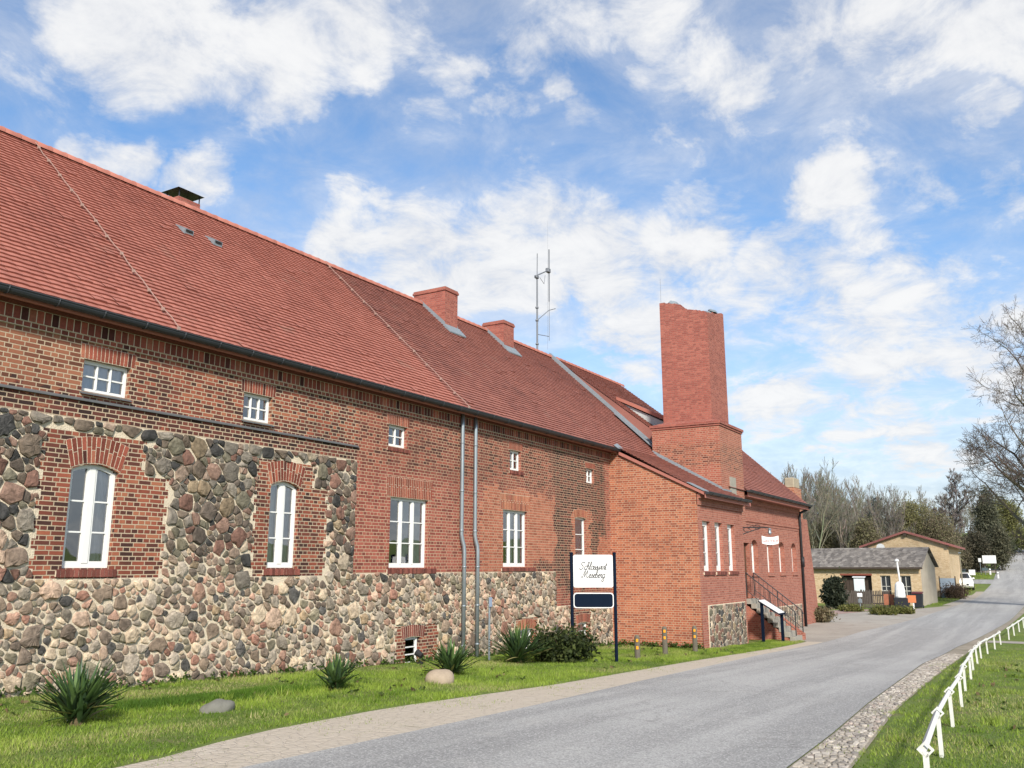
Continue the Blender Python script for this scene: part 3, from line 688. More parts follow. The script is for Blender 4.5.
# upright header course and stepped cornice under the eaves
k = 0; x = -2.
while x < 29.0:
    pal = 'old'; c = brick_color(pal)
    bp.bbox(x + .008, x + .1185, -.052, .02, 5.715, 5.92, .004, c)
    bp.bbox(x + .008 + .06, x + .1185 + .06, -.034, .02, 5.63, 5.70, .004, brick_color(pal)); x += .1265
bp.cur = 1
bp.box(-2, 29.04, -.046, .01, 5.708, 5.929, (.50, .40, .29));bp.box(-2, 29.04, -.030, .01, 5.62, 5.707, (.50, .40, .29)); bp.cur = 0
bp.box(-2, 29.04, -.09, .02, 5.93, 6.02, (.17, .06, .045))
P(bp, 'dressed_brickwork', [M['brick_piece'], M['mortar']])
for i, (cols, rows, rise, wm, cu) in {0: (2, 3, .11, True, 'right'), 1: (2, 3, .11, True, 'full'), 2: (3, 3, 0, False, 'two'), 3: (3, 3, 0, False, 'two'), 4: (1, 3, 0, False, 'full'),
                                      5: (3, 2, 0, False, 'full'), 6: (3, 2, 0, False, 'side'), 7: (2, 2, 0, False, None), 8: (2, 2, 0, False, None), 9: (2, 2, 0, False, None), 10: (1, 3, 0, False, None), 11: (1, 3, 0, False, None), 12: (1, 2, 0, False, 'full'), 13: (2, 3, .11, True, 'right'), 14: (3, 2, 0, False, 'full')}.items():
    a, b, c, d = OPEN[i]
    if i in (10, 11): b = b - .05
    window(INN, BL, a, b, c, d, 0., cols, rows, recess=.09 if i < 10 or i > 12 else .07, rise=rise, wide_mid=wm, curtain=cu, fr=.06 if i not in (5, 6, 7, 8, 9) else .055)
# spandrels closing the corners over the arched windows
for i in (0, 1, 13):
    a, b, c, d = OPEN[i]
    for s in (0, 1):
        sp = MB()
        pts = [(a + (b - a) * t / 2, d - .11 * (t - 1) ** 2) for t in np.linspace(0, 1, 7)] if s == 0 else [(a + (b - a) * (1 + t) / 2, d - .11 * t * t) for t in np.linspace(0, 1, 7)]
        poly = pts + [((a if s == 0 else b), d + .002)]
        sp.prism([(u, .004, z) for u, z in poly], (0, .14, 0))
        P(sp, 'arch_spandrel', M['brick_old'])
# ledge above the fieldstones and zinc window ledges
lg = MB(); lg.prism([(-2, 0.0, 4.60), (-2, -.055, 4.60), (-2, -.055, 4.625), (-2, 0.0, 4.655)], (17.4, 0, 0))
for i in (5, 6, 14): a, b, c, d = OPEN[i]; lg.prism([(a - .03, .10, c + .012), (a - .03, -.07, c - .055), (a - .03, -.07, c - .035), (a - .03, .10, c + .03)], (b - a + .06, 0, 0))
P(lg, 'zinc_ledge', M['dark_lead'])

# ---- roofs: every tile a small curved plate
def tiled(mb, x0, x1, ylo, zlo, yhi, zhi, tw=.235, course=.157, clipf=None, xlo_hi=None, rnd=random, bed=True):
    L = sqrt((yhi - ylo) ** 2 + (zhi - zlo) ** 2); n = int(round(L / course)); sy, sz = (yhi - ylo) / L, (zhi - zlo) / L; ny_, nz_ = -sz, sy
    for r in range(n):
        a0 = L * r / n; a1 = L * (r + 1.12) / n if r < n - 1 else L
        m = int(round((x1 - x0) / tw)); sh = (r % 2) * .0
        for i in range(m):
            xa = x0 + (x1 - x0) * (i + sh) / m; xb_ = x0 + (x1 - x0) * (i + 1 + sh) / m
            if clipf and not clipf((xa + xb_) / 2, ylo + sy * (a0 + a1) / 2): continue
            c = rnd.random(); j = rnd.uniform(-.003, .003) + .012 * (rnd.random() < .012); jl = rnd.uniform(-.003, .003) - .02 * (rnd.random() < .006)
            prof = ((0, .0), (.5, .006), (1., .0))
            vs = []
            for t, q in prof:
                X = xa + (xb_ - xa) * t
                for a, hh in ((a0 + jl, .012), (a0 + jl, .046 + q + j), (a1, .012 + q + j)):
                    vs.append((X, ylo + sy * a + ny_ * hh, zlo + sz * a + nz_ * hh))
            fs = []
            for t in range(len(prof) - 1): fs += [(t * 3, t * 3 + 3, t * 3 + 4, t * 3 + 1), (t * 3 + 1, t * 3 + 4, t * 3 + 5, t * 3 + 2)]
            mb.mesh(vs, fs, (c, c, c))
    if bed: mb.face([(x0, ylo, zlo), (x1, ylo, zlo), (x1, yhi, zhi), (x0, yhi, zhi)], (0, 0, 0))
def ridge_tiles(mb, x0, x1, y, z, dzdx=0., r=.15, L=.36):
    n = int(abs(x1 - x0) / L)
    for i in range(n):
        xa = x0 + (x1 - x0) * i / n; xb_ = x0 + (x1 - x0) * (i + 1.08) / n; za = z + dzdx * (xa - x0); zb_ = z + dzdx * (xb_ - x0); c = random.random(); vs = []; fs = []
        for X, Z, R in ((xa, za, r), (xa + .8 * (xb_ - xa), zb_, r * .93), (xb_, zb_, r * 1.04)):
            for k_ in range(8): a = -.25 + (pi + .5) * k_ / 7; vs.append((X, y + R * cos(a), Z + R * .85 * sin(a)))
        for s in (0, 1):
            for k_ in range(7): fs.append((s * 8 + k_, (s + 1) * 8 + k_, (s + 1) * 8 + k_ + 1, s * 8 + k_ + 1))
        fs.append(tuple(range(8))); mb.mesh(vs, fs, (c, c, c))
RY, RZ = 5.2, 11.22
rm = MB(); tiled(rm, -2.3, 19.35, -.30, 6.10, RY, RZ)
roof = P(rm, 'roof', M['tile'], smooth=False)
rm = MB(); tiled(rm, 19.352, 34.2, -.30, 6.10, RY, RZ)
roof2 = P(rm, 'roof', M['tile_dark']); roof2['label'] = 'darker weathered stretch of tiled roof'
rm = MB(); rm.face([(-2.3, RY, RZ), (34.2, RY, RZ), (34.2, 10.9, 6.0), (-2.3, 10.9, 6.0)], (.5, .5, .5)); P(rm, 'rear_roof', M['tile'])
rt = MB(); ridge_tiles(rt, -2.3, 34.3, RY, RZ + .0); _sub(rt, 'ridge_tiles', M['tile'], roof, True)
def gutter(mb, x0, x1, y, z, r=.085):
    vs = []; fs = []; n = 9
    for X in (x0, x1):
        for k_ in range(n): a = pi + pi * k_ / (n - 1); vs.append((X, y + r * cos(a), z + r * sin(a)))
        for k_ in range(n): a = 2 * pi - pi * k_ / (n - 1); vs.append((X, y + (r - .008) * cos(a), z + (r - .008) * sin(a)))
    m = 2 * n
    for k_ in range(m): fs.append((k_, (k_ + 1) % m, m + (k_ + 1) % m, m + k_))
    mb.mesh(vs, fs)
    mb.face([vs[i] for i in range(n)]); mb.face([vs[m + i] for i in range(n)][::-1])
    mb.tube([(x0, y - r, z), (x1, y - r, z)], .013, 6)
    x = x0 + .4
    while x < x1: mb.tube([(x, y + r * 1.06 * cos(a), z + r * 1.06 * sin(a)) for a in np.linspace(pi * .95, pi * 1.9, 7)], .012, 4); mb.box(x - .012, x + .012, y - r, y + r, z - .006, z + .006); x += .8
g = MB(); gutter(g, -2.3, 29.1, -.41, 6.055, .092); _sub(g, 'gutter', M['dark_metal'], roof, False)
f = MB(); f.bbox(-2.2, 29.08, -.33, -.30, 5.935, 6.08, .005); f.box(-2.2, 29.06, -.299, -.095, 5.99, 6.01); _sub(f, 'fascia', M['fascia'], roof, False)
# lightning conductors laid down the slope
sl_ = (RZ - 6.0) / (RY + .42); WIRE = simple('aged_wire', (.36, .25, .21), .6, .2)
for xx in (10.0, 19.37):
    pts = []; lc = MB()
    for t in np.linspace(0, 1, 24):
        Y_ = -.36 + t * (RY + .36); pts.append((xx + .02 * sin(t * 40), Y_ - .06, 6.0 + sl_ * (Y_ + .42) + .09 + .01 * sin(t * 60)))
    lc.tube(pts, .009, 5)
    for p in pts[::2]: lc.box(p[0] - .025, p[0] + .025, p[1] - .02, p[1] + .02, p[2] - .05, p[2] + .012)
    _sub(lc, 'lightning_wire', WIRE, roof, False)
# two vent tiles
for (x, y, z) in ((13.1, 3.75, 9.95), (13.98, 3.75, 9.95)):
    s = MB(); z = 6.0 + sl_ * (y + .42)
    s.prism([(x - .13, y - .18, z - .17 + .06), (x - .13, y - .20, z + .02), (x - .13, y + .22, z + .23)], (.26, 0, 0)); s.cur = 1
    s.box(x - .10, x + .10, y - .206, y - .202, z - .05, z + .01)
    v = _sub(s, 'roof_vent', [M['lead'], M['dark_room']], roof, False)
# small chimneys on the main ridge
def small_chimney(x0, x1, y0, y1, top):
    c = MB(); c.box(x0, x1, y0, y1, 9.4, top - .14); c.box(x0 - .035, x1 + .035, y0 - .035, y1 + .035, top - .14, top - .06); c.box(x0 - .01, x1 + .01, y0 - .01, y1 + .01, top - .06, top)
    co = P(c, 'chimney', M['brick_stack'])
    fl = MB()
    za = 6.0 + sl_ * (y0 + .42); zb_ = 6.0 + sl_ * (min(y1, RY) + .42)
    for X in (x0 - .012, x1 + .004): fl.prism([(X, y0 - .02, za + .02), (X, y0 - .02, za + .2), (X, RY - .02, zb_ + .16), (X, RY - .02, zb_ - .02)], (.008, 0, 0))
    fl.prism([(x0 - .1, y0 - .32, za - .3 + .06), (x0 - .1, y0 - .012, za + .02), (x0 - .1, y0 - .012, za + .14), (x0 - .1, y0 - .33, za - .26 + .06)], (x1 - x0 + .2, 0, 0))
    _sub(fl, 'flashing', M['lead'], co, False)
small_chimney(24.42, 25.2, 4.1, 5.5, 11.72); small_chimney(28.72, 29.5, 4.32, 5.3, 11.56)
c = MB(); c.box(14.5, 15.22, 5.95, 6.55, 9.8, 11.86); vc = P(c, 'chimney', M['brick_stack'])
c = MB()
for X in (14.54, 15.21):
    for Y_ in (5.99, 6.51): c.box(X - .012, X + .012, Y_ - .012, Y_ + .012, 11.86, 12.10)
c.mesh([(14.42, 5.88, 12.08), (15.30, 5.88, 12.08), (15.30, 6.62, 12.08), (14.42, 6.62, 12.08), (14.86, 6.25, 12.28)], [(0, 1, 4), (1, 2, 4), (2, 3, 4), (3, 0, 4), (3, 2, 1, 0)])
_sub(c, 'cowl', M['dark_metal'], vc, False)
# two downpipes
for xx, zt in ((19.52, 5.8), (20.16, 5.8)):
    d = MB(); d.tube([(xx, -.11, 5.99), (xx, -.11, 5.6), (xx, -.11, 2.75), (xx + .02, -.12, 2.62), (xx + .06, -.15, 2.45), (xx + .07, -.16, 2.3), (xx + .07, -.16, -.62)], .052, 12)
    for z in (5.2, 3.9, 2.85): d.tube([(xx, -.11, z - .02), (xx, -.11, z + .02)], .062, 12)
    for z in (1.9, .9, -.1): d.tube([(xx + .07, -.16, z - .02), (xx + .07, -.16, z + .02)], .062, 12)
    P(d, 'downpipe', M['zinc'], smooth=True)

# ---- annex with the long plain side wall
AX, AY = 29.05, -3.25
am = MB(); am.face([(AX, 0.0, -1.5), (AX, AY, -1.5), (AX, AY, 4.42), (AX, -.3, 6.0), (AX, 0.0, 6.1)][::-1])
P(am, 'annex_side_wall', M['brick_annex']); am = MB()
am.face([(34.1, -2.4, -1.5), (34.1, AY, -1.5), (34.1, AY, 4.42), (34.1, -2.4, 5.0)])
P(am, 'annex_side_wall', M['brick_annex'])
mbs2 = {'b': MB()}
aops = [(29.48, 30.32, 1.76, 3.46, .2, 'b'), (30.78, 31.62, 1.76, 3.46, .2, 'b'), (32.2, 33.04, 1.76, 3.45, .2, 'b')]
grid_wall(mbs2, AX, 34.1, -1.5, 4.36, AY, aops, lambda x, z: 'b')
mbs2['b'].box(AX, 34.1, AY - .05, AY + .02, 3.98, 4.2); mbs2['b'].box(AX - .0, 34.1, AY - .12, AY + .02, 4.2, 4.38)
mbs2['b'].prism([(AX, AY, .78), (AX, AY - .0, -1.3), (AX - .06, AY - .06, -1.3)], (0.001, 0, 0))
P(mbs2['b'], 'annex_front_wall', M['brick_wing'])
for (a, b, c, d, _, _) in aops: window(INN, BL, a, b, c, d, AY, 1, 3, recess=.13, curtain='full', fr=.14)
sb = MB()
for (a, b, c, d, _, _) in aops: brick_sill(sb, a - .08, b + .2, c - .14, c - .005, AY, .05)
P(sb, 'dressed_brickwork', [M['brick_piece'], M['mortar']])
pm = MB(); pm.cur = 0; pm.box(29.7, 33.85, AY - .025, AY + .01, -1.3, .63); pm.cur = 1
cells = stone_cells(29.72, 33.83, -1.25, .61, lambda x, y, t: rs.uniform(.13, .2) if t < .3 else rs.uniform(.06, .1) if t < .7 else .045, 5000, (), rs, .9)
stones_to(pm, cells, lambda u, v, d: (u, AY - .025 - d, v), .022, .012, WD_DARK, 1, rs)
P(pm, 'stonework', [M['mortar'], M['stone']])['label'] = 'dark fieldstone panel framed in brick'
# annex roof, flatter, running up into the main slope
SA = (6.02 - 4.42) / 3.0
rm = MB(); tiled(rm, AX - .08, 34.2, AY - .28, 4.36, -.16, 6.235); ar = P(rm, 'annex_roof', M['tile_dark'])
g = MB(); gutter(g, AX - .02, 33.98, AY - .38, 4.40); _sub(g, 'gutter', M['dark_metal'], ar, False)
f = MB(); f.bbox(AX, 34.3, AY - .31, AY - .28, 4.20, 4.35, .005); f.box(AX, 34.3, AY - .279, AY - .1, 4.37, 4.385)
f.prism([(AX - .08, AY - .28, 4.30), (AX - .08, -.42, 5.86), (AX - .08, -.42, 5.98), (AX - .08, AY - .28, 4.40)], (.03, 0, 0)); _sub(f, 'fascia', M['fascia'], ar, False)
f = MB(); f.prism([(AX - .2, -.48, 6.06), (AX + .35, -.48, 6.06), (AX + .3, -.2, 6.32), (AX - .2, -.3, 6.2)], (0, 0, .02)); _sub(f, 'flashing', M['lead'], ar, False); f = MB(); f.prism([(AX - .1, AY - .26, 4.44), (AX + .5, AY - .26, 4.44), (AX + .4, AY + .3, 4.74), (AX - .1, AY + .3, 4.74)], (0, 0, .03)); _sub(f, 'flashing', M['lead'], ar, False)

# ---- raised roof behind the verge flashing, with shed dormer
SBP = .7875
def zB(y): return 5.0 + SBP * (y + 2.8)
rm = MB(); tiled(rm, 34.22, 41.5, -2.8, 5.0, 5.0, zB(5.0), clipf=lambda x, y: y > -.2 or x > 36.4)
rm.face([(34.22, 5.0, zB(5.0)), (41.5, 5.0, zB(5.0)), (41.5, 10.9, 6.2), (34.22, 10.9, 6.2)], (.3, .3, .3))
rm.face([(34.22, -.2, zB(-.2)), (34.22, -.2, 6.2), (34.22, RY, RZ - .02), (34.22, 5.0, zB(5.0))][::-1], (.2, .2, .2))
rm.face([(41.5, -2.3, 5.0), (41.5, 5.0, zB(5.0)), (41.5, 10.9, 6.2), (41.5, 10.9, 0), (41.5, -2.3, 0)], (.3, .3, .3))
br = P(rm, 'raised_roof', M['tile_dark'])
rt = MB(); ridge_tiles(rt, 34.3, 41.5, 5.0, zB(5.0)); _sub(rt, 'ridge_tiles', M['tile'], br, True)
f = MB(); y_ = lambda t: -.3 + t * (RY + .3)
f.prism([(34.05, -.3, 6.2 + .03), (34.05, -.3, 6.38), (34.05, RY, RZ + .22), (34.05, RY, RZ + .02)], (.2, 0, 0)); f.prism([(33.7, .0, 6.52), (34.04, .0, 6.52), (34.04, 1.9, 8.28), (33.7, 1.9, 8.28)], (0, -.02, .06))
_sub(f, 'flashing', M['lead'], br, False)
dm = MB(); dx0, dx1 = 35.4, 38.2; dm.cur = 0
dm.face([(dx0, .25, zB(.25)), (dx0, .25, 7.98), (dx0, 2.3, zB(2.3) + .04)]); dm.face([(dx0, .25, zB(.25)), (dx1, .25, zB(.25)), (dx1, .25, 7.98), (dx0, .25, 7.98)]); dm.face([(dx1, .25, zB(.25)), (dx1, 2.3, zB(2.3)), (dx1, .25, 7.98)])
do = _sub(dm, 'dormer', simple('pale_zinc_cheek', (.42, .45, .45), .6, .1, .2), br, False)
dm = MB(); dm.prism([(dx0 - .12, -.05, 7.92), (dx0 - .12, 2.5, zB(2.5) + .02), (dx0 - .12, 2.5, zB(2.5) + .16), (dx0 - .12, -.05, 8.1)], (dx1 - dx0 + .24, 0, 0), (.5, .5, .5)); _sub(dm, 'dormer_roof', M['tile'], br, False)

# ---- the broken chimney stack
st = MB(); CX0, CX1, CY0, CY1 = 33.4, 36.3, -2.73, .08
st.box(CX0, CX1, CY0, CY1, 3.5, 7.36); st.box(CX1, 36.75, -1.6, .1, 5.0, 7.25)
sb_ = P(st, 'chimney_base', M['brick_base'])
st = MB(); st.box(CX0 - .04, CX1 + .04, CY0 - .04, CY1 + .04, 7.36, 7.44); st.box(CX0 - .08, CX1 + .08, CY0 - .08, CY1 + .08, 7.44, 7.54); st.box(CX1 + .081, 36.83, -1.66, .14, 7.25, 7.4)
st.mesh([(CX0 - .04, CY0 - .04, 7.54), (CX1 + .04, CY0 - .04, 7.54), (CX1 + .04, CY1 + .04, 7.54), (CX0 - .04, CY1 + .04, 7.54), (33.75, -2.35, 7.68), (35.9, -2.35, 7.68), (35.9, -.28, 7.68), (33.75, -.28, 7.68)], [(0, 1, 5, 4), (1, 2, 6, 5), (2, 3, 7, 6), (3, 0, 4, 7)])
_sub(st, 'cornice', M['brick_stack'], sb_, False)
st = MB(); st.box(34.4, 35.15, CY0 - .03, CY0 + .02, 4.72, 5.42); _sub(st, 'pale_render_patch', M['cap_stone'], sb_, False)
st = MB(); st.prism([(CX0 - .02, CY0 - .02, 4.78), (CX0 - .02, CY1, 6.4), (CX0 - .02, CY1, 6.55), (CX0 - .02, CY0 - .02, 4.93)], (.015, 0, 0)); st.box(CX0 - .05, 34.3, CY0 - .1, CY0 - .032, 4.66, 4.86); _sub(st, 'flashing', M['lead'], sb_, False)
# shaft with jagged top: columns of differing height
st = MB(); sx0, sx1, sy0, sy1 = 33.75, 35.88, -2.35, -.30; rr = random.Random(5)
NX, NYc = 9, 9
def topz(i, j):
    y = sy0 + (sy1 - sy0) * (j + .5) / NYc
    base = np.interp(y, [-2.35, -2.1, -1.9, -1.7, -1.45, -1.25, -1.0, -.3], [12.12, 12.1, 12.2, 12.32, 12.3, 12.42, 12.72, 12.80])
    return base + rr.uniform(-.03, .03) + .46 * (i / NX) * (1 if y < -1.2 else .25)
T = [[topz(i, j) for j in range(NYc)] for i in range(NX)]
xs = np.linspace(sx0, sx1, NX + 1); ysx = np.linspace(sy0, sy1, NYc + 1)
for i in range(NX):
    st.face([(xs[i], sy0, 7.6), (xs[i + 1], sy0, 7.6), (xs[i + 1], sy0, T[i][0]), (xs[i], sy0, T[i][0])]); st.face([(xs[i], sy1, 7.6), (xs[i + 1], sy1, 7.6), (xs[i + 1], sy1, T[i][-1]), (xs[i], sy1, T[i][-1])][::-1])
for j in range(NYc):
    st.face([(sx0, ysx[j], 7.6), (sx0, ysx[j + 1], 7.6), (sx0, ysx[j + 1], T[0][j]), (sx0, ysx[j], T[0][j])][::-1]); st.face([(sx1, ysx[j], 7.6), (sx1, ysx[j + 1], 7.6), (sx1, ysx[j + 1], T[-1][j]), (sx1, ysx[j], T[-1][j])])
for i in range(NX):
    for j in range(NYc):
        st.face([(xs[i], ysx[j], T[i][j]), (xs[i + 1], ysx[j], T[i][j]), (xs[i + 1], ysx[j + 1], T[i][j]), (xs[i], ysx[j + 1], T[i][j])])
        if i + 1 < NX: st.face([(xs[i + 1], ysx[j], T[i][j]), (xs[i + 1], ysx[j + 1], T[i][j]), (xs[i + 1], ysx[j + 1], T[i + 1][j]), (xs[i + 1], ysx[j], T[i + 1][j])])
        if j + 1 < NYc: st.face([(xs[i], ysx[j + 1], T[i][j]), (xs[i + 1], ysx[j + 1], T[i][j]), (xs[i + 1], ysx[j + 1], T[i][j + 1]), (xs[i], ysx[j + 1], T[i][j + 1])])
shaft = P(st, 'chimney_shaft', M['brick_stack'])
cp = MB()
for (x, y, z, a, b, c) in ((34.2, -.72, 12.82, .35, .22, .13), (34.9, -.6, 12.82, .3, .2, .1), (35.2, -2.15, 12.5, .5, .14, .08), (34.4, -2.2, 12.26, .3, .1, .06)):
    vs = []; fs = []
    for L, (k_, zz) in enumerate(((1, -.06), (1, .02), (.7, .7), (.3, 1.))):
        for q in range(10): an = 2 * pi * q / 10; w_ = 1 + .2 * sin(q * 2.3 + x); vs.append((x + a * k_ * w_ * cos(an), y + b * k_ * w_ * sin(an), z + (c * zz if zz > 0 else zz)))
    for L in range(3):
        for q in range(10): fs.append((L * 10 + q, L * 10 + (q + 1) % 10, (L + 1) * 10 + (q + 1) % 10, (L + 1) * 10 + q))
    fs.append(tuple(range(30, 40))); cp = MB(); cp.mesh(vs, fs); _sub(cp, 'lead_cap', M['lead'], shaft, False)
cp = MB(); cp.tube([(33.78, -.36, 12.5), (33.78, -.36, 13.9)], .006, 5); _sub(cp, 'lightning_rod', M['antenna'], shaft, False)

# ---- wing beyond the stack
WY = -2.4; wb = {'b': MB()}
wops = [(38.0, 38.95, 1.66, 3.06, .30, 'b'), (40.4, 41.3, 1.66, 3.06, .30, 'b'), (42.4, 43.35, 1.66, 3.06, .30, 'b'), (44.7, 45.6, 1.66, 3.06, .30, 'b')]
door = (36.65, 37.7, .62, 2.9, .25, 'b')
grid_wall(wb, 34.1, 46.6, -1.5, 4.8, WY, wops + [door], lambda x, z: 'b')
wb['b'].box(34.1, 46.6, WY - .035, WY + .01, 3.80, 3.92); wb['b'].box(34.1, 46.6, WY - .02, WY + .01, 3.68, 3.75); wb['b'].box(34.1, 46.6, WY - .08, WY + .01, 4.55, 4.8)
wb['b'].face([(46.6, WY, -1.5), (46.6, 6, -1.5), (46.6, 6, 5.2), (46.6, 1.7, 9.1), (46.6, WY, 5.3)])
for (a, b, c, d, _, _) in wops:      # round heads: corner fillers
    r_ = (b - a) / 2
    for s in (0, 1):
        pts = [(a + r_ - r_ * cos(t), d - .30 + .30 * sin(t)) for t in np.linspace(0, pi / 2, 7)] if s == 0 else [(b - r_ + r_ * sin(t), d - .30 + .30 * cos(t)) for t in np.linspace(0, pi / 2, 7)]
        wb['b'].prism([(u, WY + .001, z) for u, z in pts + [((a if s == 0 else b), d + .001)]], (0, .29, 0))
    wb['b'].box(a - .06, b + .06, WY - .05, WY + .02, c - .16, c - .004)
P(wb['b'], 'wing_wall', M['brick_wing'])
for (a, b, c, d, _, _) in wops: window(INN, BL, a, b, c, d, WY, 1, 3, recess=.20, curtain='full', fr=.12, rise=.26)
dd = MB(); dd.bbox(36.65, 37.7, WY + .16, WY + .22, .62, 2.9, .01); dd.box(36.8, 37.12, WY + .145, WY + .16, .8, 1.6); dd.box(37.22, 37.55, WY + .145, WY + .16, .8, 1.6); dd.box(36.8, 37.12, WY + .145, WY + .16, 1.8, 2.7); dd.box(37.22, 37.55, WY + .145, WY + .16, 1.8, 2.7)
dor = P(dd, 'door', simple('brown_door_paint', (.10, .05, .03), .5)); dd = MB(); dd.tube([(37.6, WY + .13, 1.65), (37.6, WY + .09, 1.65), (37.5, WY + .09, 1.65)], .012, 6); _sub(dd, 'handle', M['zinc'], dor, True)
pm = MB(); pm.box(37.9, 46.0, WY - .03, WY + .01, -1.35, .12); pm.cur = 1
cells = stone_cells(37.95, 45.98, -1.3, .1, lambda x, y, t: rs.uniform(.14, .2) if t < .3 else rs.uniform(.06, .1) if t < .7 else .045, 7000, (), rs, .9)
stones_to(pm, cells, lambda u, v, d: (u, WY - .03 - d, v), .022, .012, WD, 1, rs)
P(pm, 'stonework', [M['mortar'], M['stone']])['label'] = 'fieldstone plinth beside the steps'
SC_ = .93
rm = MB(); tiled(rm, 36.42, 46.95, -2.85, 4.98, 1.7, 4.98 + SC_ * 4.55, clipf=lambda x, y: x > 36.4 + (y + 2.85) * .68, bed=False); rm.face([(36.4, -2.85, 4.98), (46.95, -2.85, 4.98), (46.95, 1.7, 9.2), (39.5, 1.7, 9.2)], (0, 0, 0)); rm.face([(36.4, -2.85, 4.98), (39.5, 1.7, 9.2), (39.5, 1.7, 8.5), (37.6, 0, 7.1)], (.3, .3, .3))
rm.face([(39.5, 1.7, 9.2), (46.95, 1.7, 9.2), (46.95, 7, 5.2), (39.5, 7, 5.2)], (.3, .3, .3))
wr = P(rm, 'wing_roof', M['tile_dark'])
g = MB(); gutter(g, 36.1, 47.0, -2.97, 5.0); _sub(g, 'gutter', M['dark_metal'], wr, False)
f = MB(); f.bbox(36.3, 46.98, -2.88, -2.85, 4.76, 4.95, .005); f.box(36.3, 46.95, -2.849, -2.42, 4.80, 4.82); f.prism([(46.93, -2.87, 4.85), (46.93, 1.7, 9.1), (46.93, 1.7, 9.25), (46.93, -2.87, 5.02)], (.04, 0, 0)); _sub(f, 'fascia', M['fascia'], wr, False)
rt = MB(); ridge_tiles(rt, 39.6, 46.9, 1.7, 9.2); _sub(rt, 'ridge_tiles', M['tile'], wr, True)
c = MB(); c.box(47.95, 49.4, -1.95, -1.35, -1.2, 6.05); cc = P(c, 'chimney', M['brick_annex']); c = MB(); c.bbox(48.1, 49.3, -1.9, -1.4, 6.05, 6.6, .04); _sub(c, 'chimney_cap', simple('lichen_stone', (.34, .29, .215), .9, var=.3), cc, False)
c = MB(); c.prism([(46.62, -2.2, -1.4), (50.4, -2.2, -1.4), (50.35, -2.2, .2), (49.2, -2.2, 4.4), (46.62, -2.2, 4.4)], (0, .5, 0)); P(c, 'buttress', M['brick_wing'])
d = MB(); d.tube([(46.9, -2.95, 4.92), (46.75, -2.75, 4.75), (46.5, -2.5, 4.6), (46.45, -2.48, 4.3), (46.35, -2.48, -1.05)], .065, 10); d.tube([(46.42, -2.5, 2.4), (46.42, -2.5, 1.9)], .09, 8); P(d, 'downpipe', M['iron'], smooth=True)

# ------------------------------------------------------------------ staircase to the wing door
sc = thing('staircase', 'outdoor flight of stone steps between brick cheeks with iron railings at the inn door', 'stairs', (37.2, -3.3, float(h(37))))
SO = (37.2, -3.3, float(h(37))); SX0, SX1 = 36.55, 37.85; zt, zb0 = .62, float(h(37)); ytop, ybot = -2.45, -4.35; nst = 9
b = MB()
for i in range(nst):
    z1_ = zt - (zt - zb0) * i / nst; ya, yb_ = ytop - (ytop - ybot) * i / nst, ytop - (ytop - ybot) * (i + 1) / nst
    b.bbox(SX0 - .02, SX1 - .16, yb_ - .03, ya - (.0 if i == 0 else .031), z1_ - .20, z1_, .01)
b.build('steps', M['cap_stone'], sc, SO)
for X, dz_ in ((SX0, -.34), (SX1 - .16, 0)):
    b = MB(); b.prism([(X, ytop, zb0 - .3), (X, ytop, zt + .12 + dz_), (X, ybot - .12 - dz_ * .6, zb0 + .24 + dz_ * .7), (X, ybot - .12 - dz_ * .6, zb0 - .3)], (.16, 0, 0)); b.build('cheek_wall', M['brick_wing'], sc, SO)
for X in (SX0 + .08, SX1 - .08):
    b = MB(); b.tube([(X, ytop - .05, zt + 1.05), (X, ybot - .05, zb0 + 1.15), (X, ybot - .1, zb0 + 1.0)], .022, 6); b.tube([(X, ytop - .05, zt + .35), (X, ybot - .05, zb0 + .45)], .014, 6)
    for i in range(11):
        t = i / 10; yy = ytop - .05 + (ybot - ytop) * t; zz = zt + .12 + (zb0 + .24 - zt - .12) * t; b.tube([(X, yy, zz - .02), (X, yy, zt + 1.05 + (zb0 + 1.15 - zt - 1.05) * t)], .022 if i in (0, 5, 10) else .009, 5)
    b.build('railing', M['iron'], sc, SO)

